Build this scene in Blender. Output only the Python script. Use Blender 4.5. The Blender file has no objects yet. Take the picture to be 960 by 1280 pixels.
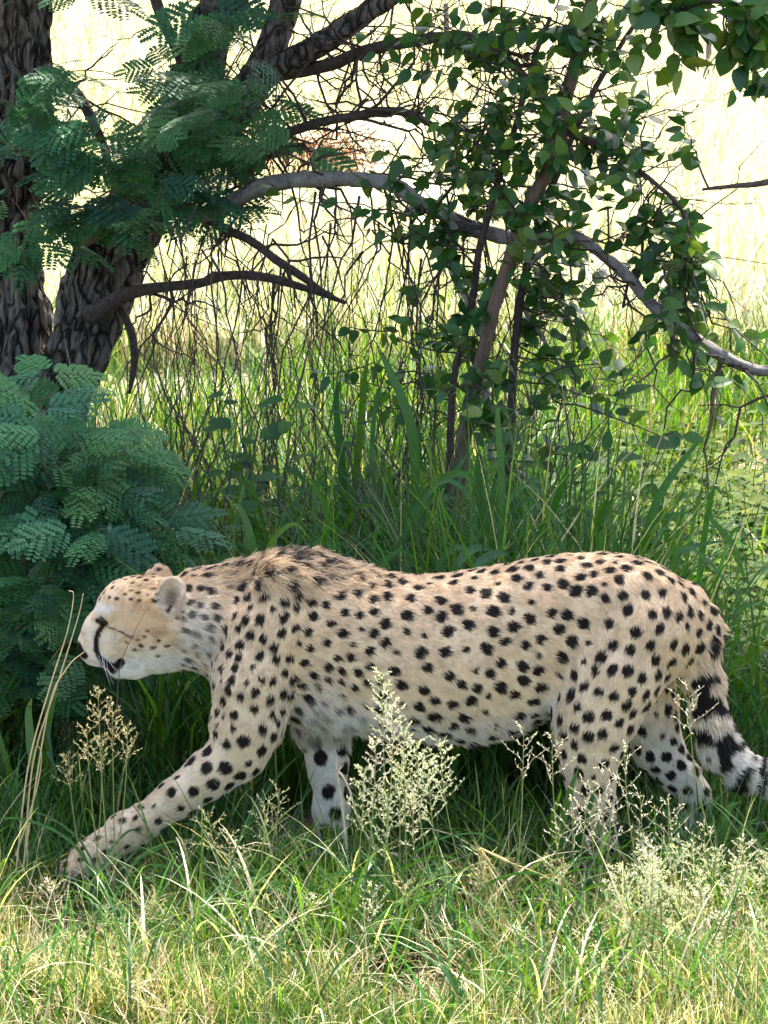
import bpy, math, random
import numpy as np
from mathutils import Vector, Matrix, kdtree

# ------------------------------------------------------------------ camera, sky, sun, exposure
SC = bpy.context.scene
COL = SC.collection
RNG = np.random.default_rng(7)
random.seed(7)
CAM = np.array([0.0, -6.5, 2.19]); PITCH = math.radians(12.0); FPX = 3900.0   # photo is 960 x 1280 px
cam_d = bpy.data.cameras.new('camera'); cam = bpy.data.objects.new('camera', cam_d); COL.objects.link(cam)
cam.location = CAM; cam.rotation_euler = (math.radians(90) - PITCH, 0, 0)
cam_d.sensor_fit = 'VERTICAL'; cam_d.sensor_height = 36.0; cam_d.lens = 36.0 * FPX / 1280.0
cam_d.clip_start = 0.05; cam_d.clip_end = 2000
SC.camera = cam

SUN_EL, SUN_AZ = math.radians(62), math.radians(12)     # sun stands behind the scene (+Y), a little to the right
wd = bpy.data.worlds.new('World'); SC.world = wd; wd.use_nodes = True
nt = wd.node_tree; bg = nt.nodes['Background']
sky = nt.nodes.new('ShaderNodeTexSky'); sky.sky_type = 'NISHITA'; sky.sun_disc = False
sky.sun_elevation = SUN_EL; sky.sun_rotation = SUN_AZ; sky.air_density = 1.0; sky.dust_density = 5.0; sky.ozone_density = 0.6
nt.links.new(sky.outputs[0], bg.inputs[0]); bg.inputs[1].default_value = 0.15
sd = bpy.data.lights.new('sun', 'SUN'); sd.energy = 4.2; sd.angle = math.radians(0.6); sd.color = (1.0, 0.95, 0.86)
sun = bpy.data.objects.new('sun', sd); COL.objects.link(sun)
SUNV = Vector((math.sin(SUN_AZ) * math.cos(SUN_EL), math.cos(SUN_AZ) * math.cos(SUN_EL), math.sin(SUN_EL)))
sun.rotation_euler = SUNV.to_track_quat('Z', 'Y').to_euler(); sun.location = (3, 8, 12)
vs = SC.view_settings
vs.view_transform = 'Standard'; vs.look = 'None'; vs.gamma = 1.0; vs.use_curve_mapping = False; vs.exposure = 1.85
SC.render.engine = 'CYCLES'
SC.cycles.max_bounces = 8; SC.cycles.diffuse_bounces = 4; SC.cycles.transmission_bounces = 4
SC.cycles.use_denoising = True

# ------------------------------------------------------------------ pixel <-> world
CF = np.array([0, math.cos(PITCH), -math.sin(PITCH)]); CU = np.array([0, math.sin(PITCH), math.cos(PITCH)])
def ray(px, py):
    return CF + np.array([(px - 480) / FPX, 0, 0]) - CU * ((py - 640) / FPX)
def P(px, py, Y):
    d = ray(px, py); return CAM + d * ((Y - CAM[1]) / d[1])
def G(px, py, z=0.0):
    d = ray(px, py); return CAM + d * ((z - CAM[2]) / d[2])
def pxm(Y, z=0.6):                      # metres for one photo pixel at depth Y
    return (math.cos(PITCH) * (Y - CAM[1]) + math.sin(PITCH) * (CAM[2] - z)) / FPX
def proj(p):
    q = np.asarray(p) - CAM; dep = q @ CF
    return 480 + FPX * q[..., 0] / dep, 640 - FPX * (q @ CU) / dep

# ------------------------------------------------------------------ small helpers
def norm(v): return v / np.maximum(np.linalg.norm(v, axis=-1, keepdims=True), 1e-9)
def smooth01(x, a, b):
    t = np.clip((x - a) / (b - a), 0, 1); return t * t * (3 - 2 * t)
def hash3(i, j, k, s=0):
    n = (i * 374761393 + j * 668265263 + k * 2147483647 + s * 1274126177) & 0xFFFFFFFF
    n = ((n ^ (n >> 13)) * 1274126177) & 0xFFFFFFFF
    return ((n ^ (n >> 16)) & 0xFFFF) / 65535.0
def vnoise(p, s=0):
    p = np.asarray(p, float); f = np.floor(p); i = f.astype(np.int64); t = p - f; t = t * t * (3 - 2 * t)
    r = 0
    for a in (0, 1):
        for b in (0, 1):
            for c in (0, 1):
                w = (t[..., 0] if a else 1 - t[..., 0]) * (t[..., 1] if b else 1 - t[..., 1]) * (t[..., 2] if c else 1 - t[..., 2])
                r = r + w * hash3(i[..., 0] + a, i[..., 1] + b, i[..., 2] + c, s)
    return r
def catmull(pts, n):
    pts = np.asarray(pts, float); m = len(pts)
    if m < 3:
        t = np.linspace(0, 1, n)[:, None]; return pts[0] * (1 - t) + pts[-1] * t
    ext = np.vstack([2 * pts[0] - pts[1], pts, 2 * pts[-1] - pts[-2]])
    u = np.linspace(0, m - 1 - 1e-6, n); i = u.astype(int); t = (u - i)[:, None]
    a, b, c, d = ext[i], ext[i + 1], ext[i + 2], ext[i + 3]
    return 0.5 * (2 * b + (c - a) * t + (2 * a - 5 * b + 4 * c - d) * t ** 2 + (3 * b - a - 3 * c + d) * t ** 3)

class MB:                                # mesh builder
    def __init__(s): s.v = []; s.f3 = []; s.f4 = []; s.c = []; s.n = 0
    def add(s, v, f3=None, f4=None, c=None):
        v = np.asarray(v, np.float32).reshape(-1, 3)
        if f3 is not None and len(f3): s.f3.append(np.asarray(f3, np.int64) + s.n)
        if f4 is not None and len(f4): s.f4.append(np.asarray(f4, np.int64) + s.n)
        c = np.ones((len(v), 3)) * (np.asarray(c) if c is not None else 0.5)
        s.v.append(v); s.c.append(c.astype(np.float32)); s.n += len(v)
    def mesh(s, name, mat, off=(0, 0, 0), smooth=True):
        v = np.concatenate(s.v) - np.asarray(off, np.float32); c = np.concatenate(s.c)
        f3 = np.concatenate(s.f3) if s.f3 else np.zeros((0, 3), int); f4 = np.concatenate(s.f4) if s.f4 else np.zeros((0, 4), int)
        me = bpy.data.meshes.new(name); me.vertices.add(len(v)); me.vertices.foreach_set('co', v.astype(np.float32).ravel())
        loops = np.concatenate([f3.ravel(), f4.ravel()]).astype(np.int32); me.loops.add(len(loops)); me.loops.foreach_set('vertex_index', loops)
        starts = np.concatenate([np.arange(len(f3)) * 3, len(f3) * 3 + np.arange(len(f4)) * 4]).astype(np.int32)
        me.polygons.add(len(starts)); me.polygons.foreach_set('loop_start', starts)
        me.update(calc_edges=True)
        if smooth: me.polygons.foreach_set('use_smooth', np.ones(len(starts), bool))
        a = me.attributes.new('tint', 'FLOAT_COLOR', 'POINT')
        a.data.foreach_set('color', np.hstack([c, np.ones((len(c), 1), np.float32)]).astype(np.float32).ravel())
        me.materials.append(mat); return me
    def obj(s, name, mat, parent=None, smooth=True):
        off = tuple(parent.location) if parent is not None else (0, 0, 0)
        return link(name, s.mesh(name, mat, off, smooth), parent)
def link(name, data, parent=None):
    o = bpy.data.objects.new(name, data); COL.objects.link(o)
    if parent is not None: o.parent = parent
    return o
def thing(name, label, cat, loc=(0, 0, 0), group=None):
    o = bpy.data.objects.new(name, None); COL.objects.link(o); o.location = [float(x) for x in loc]; o.empty_display_size = 0.05
    return tag(o, label, cat, group)
def tag(o, label=None, cat=None, group=None, kind=None):
    for k, v in (('label', label), ('category', cat), ('group', group), ('kind', kind)):
        if v: o[k] = v
    return o
def tube(mb, pts, rad, sides=6, c=(0.5, 0.5, 0.5), rough=0.0, seed=0, cap=True):
    pts = np.asarray(pts, float); n = len(pts); rad = np.ones(n) * rad
    T = norm(np.gradient(pts, axis=0)); ref = np.array([0.13, 0.97, 0.21]); a = np.zeros_like(T); prev = norm(np.cross(T[0], ref))
    for i in range(n):
        prev = norm(prev - T[i] * (prev @ T[i])); a[i] = prev
    b = np.cross(T, a); ang = np.linspace(0, 2 * math.pi, sides, endpoint=False)
    r = rad[:, None] * np.ones(sides)
    ring = pts[:, None, :] + r[..., None] * (a[:, None, :] * np.cos(ang)[None, :, None] + b[:, None, :] * np.sin(ang)[None, :, None])
    if rough > 0:
        k = rough / np.maximum(rad, 1e-4)[:, None]
        s = np.concatenate([[0], np.cumsum(np.linalg.norm(np.diff(pts, axis=0), axis=1))])
        R0 = rad.mean()
        q = np.stack([np.cos(ang)[None, :] * 6 + 0 * r, np.sin(ang)[None, :] * 6 + 0 * r, (s / max(R0, 1e-3) * 1.1)[:, None] + 0 * r], -1) + seed * 7.3
        q2 = q * np.array([2.1, 2.1, 1.5]); lump = q * np.array([.25, .25, .5])
        rg = 1 - np.abs(2 * vnoise(q, seed) - 1); rg2 = 1 - np.abs(2 * vnoise(q2, seed + 5) - 1)
        d = (vnoise(lump, seed + 9) - .5) * 1.6 - (rg ** 3) * .9 - (rg2 ** 3) * .45
        ring = ring + (ring - pts[:, None, :]) * (d * k)[..., None]
    v = ring.reshape(-1, 3); i = np.arange(n - 1)[:, None] * sides; j = np.arange(sides)[None, :]; j2 = (j + 1) % sides
    f4 = np.stack([i + j, i + j2, i + sides + j2, i + sides + j], -1).reshape(-1, 4)
    f3 = None
    if cap:
        v = np.vstack([v, pts[-1] + T[-1] * rad[-1] * .6]); k0 = (n - 1) * sides
        f3 = np.array([[k0 + q, k0 + (q + 1) % sides, n * sides] for q in range(sides)])
    mb.add(v, f3, f4, c)

# ------------------------------------------------------------------ materials
def new_mat(name):
    m = bpy.data.materials.new(name); m.use_nodes = True; t = m.node_tree; b = t.nodes['Principled BSDF']; return m, t, b
def N(t, kind, **kw):
    n = t.nodes.new(kind)
    for k, v in kw.items(): setattr(n, k, v)
    return n
def leaf_mat(name, transl=0.4, rough=0.45, spec=0.35, rnd=0.0, tcol=(1.0, 1.15, 0.45), noise=0.25, nscale=60):
    """tint attribute x small noise, with light passing through the blade"""
    m, t, b = new_mat(name); L = t.links.new
    at = N(t, 'ShaderNodeAttribute', attribute_name='tint')
    tc = N(t, 'ShaderNodeTexCoord'); nz = N(t, 'ShaderNodeTexNoise'); nz.inputs['Scale'].default_value = nscale
    L(tc.outputs['Object'], nz.inputs['Vector'])
    mr = N(t, 'ShaderNodeMapRange'); mr.inputs[3].default_value = 1 - noise; mr.inputs[4].default_value = 1 + noise; L(nz.outputs['Fac'], mr.inputs[0])
    mul = N(t, 'ShaderNodeMix', data_type='RGBA', blend_type='MULTIPLY'); mul.inputs[0].default_value = 1
    L(at.outputs['Color'], mul.inputs[6]); L(mr.outputs[0], mul.inputs[7]); col = mul.outputs[2]
    if rnd:
        oi = N(t, 'ShaderNodeObjectInfo'); hs = N(t, 'ShaderNodeHueSaturation')
        m1 = N(t, 'ShaderNodeMapRange'); m1.inputs[3].default_value = 1 - rnd; m1.inputs[4].default_value = 1 + rnd; L(oi.outputs['Random'], m1.inputs[0])
        m2 = N(t, 'ShaderNodeMapRange'); m2.inputs[3].default_value = .5 + rnd * .06; m2.inputs[4].default_value = .5 - rnd * .08; L(oi.outputs['Random'], m2.inputs[0])
        L(m1.outputs[0], hs.inputs['Value']); L(m2.outputs[0], hs.inputs['Hue']); L(col, hs.inputs['Color']); col = hs.outputs['Color']
    L(col, b.inputs['Base Color']); b.inputs['Roughness'].default_value = rough; b.inputs['Specular IOR Level'].default_value = spec
    tr = N(t, 'ShaderNodeBsdfTranslucent'); tm = N(t, 'ShaderNodeMix', data_type='RGBA', blend_type='MULTIPLY'); tm.inputs[0].default_value = 1
    L(col, tm.inputs[6]); tm.inputs[7].default_value = (*tcol, 1); L(tm.outputs[2], tr.inputs['Color'])
    mx = N(t, 'ShaderNodeMixShader'); mx.inputs[0].default_value = transl
    L(b.outputs[0], mx.inputs[1]); L(tr.outputs[0], mx.inputs[2]); L(mx.outputs[0], t.nodes['Material Output'].inputs['Surface'])
    return m
def bark_mat(name, ca, cb, scale=(18, 18, 4), bump=0.5, lichen=0.0, crack=None):
    m, t, b = new_mat(name); L = t.links.new
    tc = N(t, 'ShaderNodeTexCoord'); mp = N(t, 'ShaderNodeMapping'); mp.inputs['Scale'].default_value = scale; L(tc.outputs['Object'], mp.inputs[0])
    n1 = N(t, 'ShaderNodeTexNoise'); n1.inputs['Scale'].default_value = 3; n1.inputs['Detail'].default_value = 8; n1.inputs['Roughness'].default_value = .65; L(mp.outputs[0], n1.inputs['Vector'])
    rp = N(t, 'ShaderNodeValToRGB'); rp.color_ramp.elements[0].position = .32; rp.color_ramp.elements[1].position = .72
    rp.color_ramp.elements[0].color = (*ca, 1); rp.color_ramp.elements[1].color = (*cb, 1); L(n1.outputs['Fac'], rp.inputs[0]); col = rp.outputs[0]
    if lichen:
        n2 = N(t, 'ShaderNodeTexNoise'); n2.inputs['Scale'].default_value = 9; n2.inputs['Detail'].default_value = 5; L(tc.outputs['Object'], n2.inputs['Vector'])
        r2 = N(t, 'ShaderNodeValToRGB'); r2.color_ramp.elements[0].position = .5; r2.color_ramp.elements[1].position = .62; L(n2.outputs['Fac'], r2.inputs[0])
        ml = N(t, 'ShaderNodeMath', operation='MULTIPLY'); ml.inputs[1].default_value = lichen; L(r2.outputs[0], ml.inputs[0])
        mx = N(t, 'ShaderNodeMix', data_type='RGBA'); L(ml.outputs[0], mx.inputs[0]); L(col, mx.inputs[6]); mx.inputs[7].default_value = (.36, .36, .32, 1); col = mx.outputs[2]
    hgt = n1.outputs['Fac']
    if crack:
        wn = N(t, 'ShaderNodeMix', data_type='VECTOR'); wn.inputs[0].default_value = .11; L(tc.outputs['Object'], wn.inputs[4])
        n4 = N(t, 'ShaderNodeTexNoise'); n4.inputs['Scale'].default_value = 7; L(tc.outputs['Object'], n4.inputs['Vector']); L(n4.outputs['Color'], wn.inputs[5])
        m2 = N(t, 'ShaderNodeMapping'); m2.inputs['Scale'].default_value = crack; L(wn.outputs[1], m2.inputs[0])
        vo = N(t, 'ShaderNodeTexVoronoi', feature='DISTANCE_TO_EDGE'); vo.inputs['Scale'].default_value = 1; L(m2.outputs[0], vo.inputs['Vector'])
        cr = N(t, 'ShaderNodeMapRange'); cr.inputs[1].default_value = .0; cr.inputs[2].default_value = .13; L(vo.outputs['Distance'], cr.inputs[0])
        mc = N(t, 'ShaderNodeMix', data_type='RGBA'); L(cr.outputs[0], mc.inputs[0]); mc.inputs[6].default_value = (.02, .016, .013, 1); L(col, mc.inputs[7]); col = mc.outputs[2]
        ad = N(t, 'ShaderNodeMath', operation='MULTIPLY_ADD'); ad.inputs[1].default_value = .35; L(n1.outputs['Fac'], ad.inputs[0]); L(cr.outputs[0], ad.inputs[2]); hgt = ad.outputs[0]
    L(col, b.inputs['Base Color']); b.inputs['Roughness'].default_value = .9; b.inputs['Specular IOR Level'].default_value = .2
    bp = N(t, 'ShaderNodeBump'); bp.inputs['Strength'].default_value = bump; bp.inputs['Distance'].default_value = .01
    L(hgt, bp.inputs['Height']); L(bp.outputs[0], b.inputs['Normal']); return m

M = {}
M['grass'] = leaf_mat('grass_blade', .42, .42, .4)
M['straw'] = leaf_mat('dry_straw', .35, .6, .2, tcol=(1.05, 1.0, .8))
M['broad'] = leaf_mat('broad_grass', .4, .33, .5, rnd=.25)
M['leaf'] = leaf_mat('shrub_leaf', .38, .36, .5, rnd=.35, nscale=6)
M['frond'] = leaf_mat('feather_leaf', .3, .5, .3, rnd=.35, tcol=(.9, 1.2, .55))
M['weed'] = leaf_mat('weed_leaf', .4, .65, .18, rnd=.3)
M['bark'] = bark_mat('furrowed_bark', (.035, .028, .024), (.30, .26, .225), (26, 26, 6), 1.0, crack=(27, 27, 5.5))
M['limb'] = bark_mat('grey_limb_bark', (.14, .125, .115), (.36, .33, .30), (14, 14, 14), .5, lichen=.6)
M['twig'] = bark_mat('dark_twig_bark', (.045, .035, .030), (.13, .10, .085), (20, 20, 20), .4)
M['stem'] = bark_mat('brown_stem_bark', (.10, .07, .05), (.22, .155, .11), (25, 25, 8), .4)
M['palewood'] = bark_mat('weathered_twig', (.24, .22, .19), (.50, .47, .42), (30, 30, 30), .4)

# ------------------------------------------------------------------ ground
def ground_z(x, y):
    q = np.stack([x * .55, y * .55, 0 * x], -1); q2 = q * 5.3
    near = np.exp(-((y + .2) / 1.6) ** 2)
    return (vnoise(q, 3) - .5) * .10 * (1 - .85 * near) + (vnoise(q2, 4) - .5) * .022
def build_ground():
    a = np.concatenate([np.linspace(-3.5, 3.5, 90), 3.5 * 1.16 ** np.arange(1, 40)]); xs = np.unique(np.concatenate([-a[a > 3.5], a]))
    ys = np.concatenate([-9 - 1.5 * 1.3 ** np.arange(14)[::-1], np.linspace(-9, -2, 30)[:-1], np.linspace(-2, 6, 110), 6 + .3 * 1.1 ** np.arange(1, 80)])
    ys = ys[ys < 900]
    X, Y = np.meshgrid(xs, ys); Z = ground_z(X, Y); v = np.stack([X, Y, Z], -1).reshape(-1, 3); w = len(xs); h = len(ys)
    i = np.arange(h - 1)[:, None] * w + np.arange(w - 1)[None, :]
    mb = MB(); mb.add(v, None, np.stack([i, i + 1, i + w + 1, i + w], -1).reshape(-1, 4))
    m, t, b = new_mat('soil_and_thatch'); L = t.links.new
    tc = N(t, 'ShaderNodeTexCoord'); n1 = N(t, 'ShaderNodeTexNoise'); n1.inputs['Scale'].default_value = 5; n1.inputs['Detail'].default_value = 9; L(tc.outputs['Object'], n1.inputs['Vector'])
    n2 = N(t, 'ShaderNodeTexNoise'); n2.inputs['Scale'].default_value = 60; n2.inputs['Detail'].default_value = 6; L(tc.outputs['Object'], n2.inputs['Vector'])
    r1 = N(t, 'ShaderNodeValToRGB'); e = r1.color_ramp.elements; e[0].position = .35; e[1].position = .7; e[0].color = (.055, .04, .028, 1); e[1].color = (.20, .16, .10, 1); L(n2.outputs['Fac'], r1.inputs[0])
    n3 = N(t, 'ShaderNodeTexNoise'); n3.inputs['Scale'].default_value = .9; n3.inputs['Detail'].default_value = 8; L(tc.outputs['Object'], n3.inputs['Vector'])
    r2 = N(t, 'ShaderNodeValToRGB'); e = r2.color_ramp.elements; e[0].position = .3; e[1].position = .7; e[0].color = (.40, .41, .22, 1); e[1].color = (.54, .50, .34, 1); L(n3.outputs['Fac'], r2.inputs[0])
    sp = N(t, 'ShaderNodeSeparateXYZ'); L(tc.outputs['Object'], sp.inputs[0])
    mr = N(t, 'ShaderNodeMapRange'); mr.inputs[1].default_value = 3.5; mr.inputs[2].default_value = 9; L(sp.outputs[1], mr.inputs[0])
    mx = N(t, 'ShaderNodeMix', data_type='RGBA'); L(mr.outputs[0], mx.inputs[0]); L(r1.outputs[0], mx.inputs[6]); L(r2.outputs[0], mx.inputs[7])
    L(mx.outputs[2], b.inputs['Base Color']); b.inputs['Roughness'].default_value = .95; b.inputs['Specular IOR Level'].default_value = .1
    bp = N(t, 'ShaderNodeBump'); bp.inputs['Strength'].default_value = .8; bp.inputs['Distance'].default_value = .02; L(n2.outputs['Fac'], bp.inputs['Height']); L(bp.outputs[0], b.inputs['Normal'])
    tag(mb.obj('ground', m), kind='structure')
build_ground()

# ------------------------------------------------------------------ cheetah: an implicit body, one continuous surface
PRIMS = []       # (kind, data, k, flow)
def W(px, py, Y): return P(px, py, Y)
def cone(chain, k=.035, flow=1):
    """chain of (px, py, Y, r): tapered capsules; hair flows along the chain"""
    pts = [(W(a, b, c), r) for a, b, c, r in chain]
    for (A, ra), (B, rb) in zip(pts[:-1], pts[1:]): PRIMS.append(('cone', (A, B, ra, rb), k, norm(B - A) * flow))
def ell(px, py, Y, r, rot=0.0, k=.03, flow=None, yaw=0.0):
    """ellipsoid of radii r (x, y, z); rot tilts it in the picture plane"""
    R = np.array(Matrix.Rotation(yaw, 3, 'Z') @ Matrix.Rotation(rot, 3, 'Y'))
    PRIMS.append(('ell', (W(px, py, Y), np.array(r), R), k, None if flow is None else norm(np.array(flow, float))))
TORSO = np.array([ # px, top, bottom, half width
    (232, 714, 828, .050), (262, 710, 846, .060), (300, 707, 872, .075), (340, 698, 895, .092), (380, 693, 908, .108), (430, 704, 912, .120),
    (480, 718, 917, .128), (530, 722, 923, .130), (580, 716, 926, .126), (630, 707, 921, .120), (680, 697, 900, .112), (720, 693, 880, .110),
    (770, 692, 868, .108), (815, 701, 858, .098), (852, 724, 845, .078), (876, 757, 825, .045)], float)
def torso_fields():
    tp = np.array([W(a, b, 0) for a, b, c, d in TORSO]); bt = np.array([W(a, c, 0) for a, b, c, d in TORSO])
    x = tp[:, 0]; xs = np.linspace(x[0], x[-1], 400)
    def sm(v):
        y = np.interp(xs, x, v); k = np.ones(31) / 31; yp = np.pad(y, 15, mode='edge'); return np.convolve(yp, k, 'valid')
    return xs, sm((tp[:, 2] + bt[:, 2]) / 2), sm((tp[:, 2] - bt[:, 2]) / 2), sm(TORSO[:, 3])
TX, TCZ, THZ, THY = torso_fields()
# head
HF = (.9, 0, .35)
ell(181, 760, 0, (.093, .066, .070), .1, .03, HF)                  # skull
ell(157, 758, 0, (.050, .049, .047), .5, .03, HF)                  # brow
ell(190, 792, 0, (.075, .062, .055), -.1, .03, HF)                 # cheeks
cone([(140, 768, 0, .036), (124, 786, 0, .031), (112, 803, 0, .025)], .02, -1)   # nose bridge
cone([(158, 798, 0, .042), (134, 806, 0, .037), (118, 815, 0, .028)], .025, -1)  # muzzle
for s in (-1, 1):
    ell(126, 818, s * .019, (.028, .020, .024), .3, .014, HF)      # lip pads
    ell(139, 766, s * .034, (.022, .015, .014), .5, .015, HF)      # brow ridge over the eye
    ell(165, 792, s * .036, (.04, .022, .03), .2, .02, HF)
ell(105, 811, 0, (.013, .016, .013), 0, .010, HF)                  # nose tip
cone([(148, 836, 0, .020), (170, 830, 0, .026), (205, 815, 0, .036), (245, 805, 0, .045)], .025, 1)   # lower jaw
cone([(215, 770, 0, .06), (262, 772, 0, .068), (300, 780, 0, .08)], .05, 1)      # neck
# shoulder and near foreleg (reaching forward)
ell(345, 770, -.060, (.072, .055, .120), .25, .05, (.25, 0, -1))
cone([(335, 790, -.070, .070), (315, 850, -.080, .070), (308, 905, -.088, .066), (298, 942, -.094, .056)], .045)
cone([(298, 942, -.094, .056), (262, 968, -.102, .049), (222, 997, -.110, .040), (186, 1022, -.114, .0355)], .02)
ell(163, 1036, -.116, (.042, .036, .034), .6, .02, (-.8, 0, -.6))
cone([(178, 1028, -.115, .036), (156, 1041, -.118, .038), (132, 1058, -.122, .034), (110, 1074, -.125, .040)], .015)
for i, (dx, dy, yy) in enumerate([(86, 1086, -.158), (80, 1090, -.138), (80, 1088, -.116), (88, 1082, -.096)]):
    cone([(114, 1076, -.127, .028), (dx + 2, dy, yy, .020)], .009)
# far shoulder and foreleg (standing)
ell(370, 775, .060, (.075, .055, .120), .1, .05, (.1, 0, -1))
cone([(388, 850, .078, .066), (400, 905, .080, .050), (409, 955, .080, .039), (414, 1010, .080, .034), (415, 1050, .080, .033)], .03)
for dx, yy in ((396, .055), (391, .073), (391, .092), (397, .110)): cone([(413, 1058, .082, .028), (dx, 1074, yy, .017)], .012)
# near hind leg
ell(800, 785, -.055, (.115, .062, .130), -.35, .05, (.15, 0, -1))
cone([(800, 790, -.062, .085), (772, 850, -.076, .082), (748, 905, -.084, .068), (737, 955, -.088, .053), (740, 1005, -.088, .044), (748, 1050, -.088, .038)], .035)
cone([(735, 820, -.06, .055), (730, 880, -.080, .055), (733, 930, -.086, .055)], .04)
cone([(748, 1050, -.088, .037), (738, 1085, -.090, .035)], .02)
for dx, yy in ((716, -.122), (711, -.102), (711, -.082), (717, -.064)): cone([(738, 1088, -.092, .028), (dx, 1097, yy, .018)], .012)
# far hind leg, trailing
ell(790, 790, .055, (.11, .06, .125), -.35, .05, (.15, 0, -1))
cone([(800, 830, .070, .080), (806, 890, .080, .066), (822, 935, .085, .050), (848, 968, .087, .038), (868, 993, .088, .034)], .03)
cone([(868, 993, .088, .032), (862, 1030, .088, .029), (852, 1062, .088, .030)], .02)
for dx, yy in ((832, .060), (827, .078), (827, .097), (833, .114)): cone([(850, 1064, .088, .026), (dx, 1076, yy, .017)], .012)
# tail
TAIL = [(858, 752, 0, .040), (871, 800, -.005, .038), (876, 850, -.01, .035), (885, 900, -.015, .033), (901, 938, -.02, .032), (928, 963, -.02, .030), (962, 973, -.02, .028), (1005, 972, -.01, .025), (1045, 955, 0, .021)]
cone(TAIL, .03)
# ears: cupped, opening to the side
EARS = []
for s in (-1, 1):
    EARS.append((W(213 if s < 0 else 196, 745 if s < 0 else 729, s * .064), s))

def sd_prim(kind, d, p):
    if kind == 'cone':
        A, B, ra, rb = d; ba = B - A; t = np.clip((p - A) @ ba / (ba @ ba), 0, 1)
        return np.linalg.norm(p - A - t[..., None] * ba, axis=-1) - (ra + (rb - ra) * t)
    C, r, R = d; q = (p - C) @ R; k0 = np.linalg.norm(q / r, axis=-1); k1 = np.linalg.norm(q / r ** 2, axis=-1)
    return k0 * (k0 - 1) / np.maximum(k1, 1e-6)
def sd_torso(p):
    x = np.clip(p[..., 0], TX[0], TX[-1]); cz = np.interp(x, TX, TCZ); hz = np.interp(x, TX, THZ); hy = np.interp(x, TX, THY)
    u = (p[..., 2] - cz) / hz; hy2 = hy * (1 + .10 * np.clip(u, -1, 1)); q = np.sqrt(u ** 2 + (p[..., 1] / hy2) ** 2)
    gx = np.sqrt(u ** 2 / hz ** 2 + (p[..., 1] / hy2 ** 2) ** 2)
    d = q * (q - 1) / np.maximum(gx, 1e-6); ex = np.abs(p[..., 0] - x)
    return np.where(ex > 0, np.sqrt(np.maximum(d, 0) ** 2 + ex ** 2) + np.minimum(d, 0), d)
def smin(a, b, k):
    h = np.maximum(k - np.abs(a - b), 0) / k; return np.minimum(a, b) - h * h * k * .25
def build_field(vox):
    lo = np.array([W(60, 800, -.15)[0] - .03, -.23, -.03]); hi = np.array([W(1060, 800, 0)[0] + .05, .22, .80])
    n = np.ceil((hi - lo) / vox).astype(int); ax = [lo[i] + vox * np.arange(n[i]) for i in range(3)]
    F = np.full(n, .25, np.float32)
    def region(a, b, m):
        i0 = np.clip(((a - m - lo) / vox).astype(int), 0, n - 1); i1 = np.clip(((b + m - lo) / vox).astype(int) + 2, 1, n)
        sl = tuple(slice(i0[i], i1[i]) for i in range(3)); g = np.stack(np.meshgrid(*[ax[i][sl[i]] for i in range(3)], indexing='ij'), -1); return sl, g
    a = np.array([TX[0], -.14, .2]); b = np.array([TX[-1], .14, .75]); sl, g = region(a, b, .06); F[sl] = sd_torso(g)
    for kind, d, k, fl in PRIMS:
        if kind == 'cone': A, B, ra, rb = d; r = max(ra, rb); a, b = np.minimum(A, B) - r, np.maximum(A, B) + r
        else: a, b = d[0] - max(d[1]), d[0] + max(d[1])
        sl, g = region(a, b, .06); F[sl] = smin(F[sl], sd_prim(kind, d, g).astype(np.float32), k)
    for C, s in EARS:
        sl, g = region(C - .05, C + .05, .02)
        R = np.array(Matrix.Rotation(math.radians(14), 3, 'Y') @ Matrix.Rotation(math.radians(14 * s), 3, 'Z'))
        e = sd_prim('ell', (C, np.array([.032, .018, .044]), R), g); inn = sd_prim('ell', (C + R @ np.array([-.001, s * .011, .004]), np.array([.0255, .021, .037]), R), g)
        e = np.maximum(e, -inn); F[sl] = smin(F[sl], e.astype(np.float32), .012)
    # mouth line: a shallow groove
    for s in (-1, 1):
        mp = [W(a, b, s * .03) for a, b in ((112, 829), (124, 832), (138, 833), (153, 826))]
        for A, B in zip(mp[:-1], mp[1:]):
            sl, g = region(np.minimum(A, B), np.maximum(A, B), .03); F[sl] = np.maximum(F[sl], -sd_prim('cone', (A, B, .006, .006), g).astype(np.float32))
    return F, lo, vox
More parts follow.
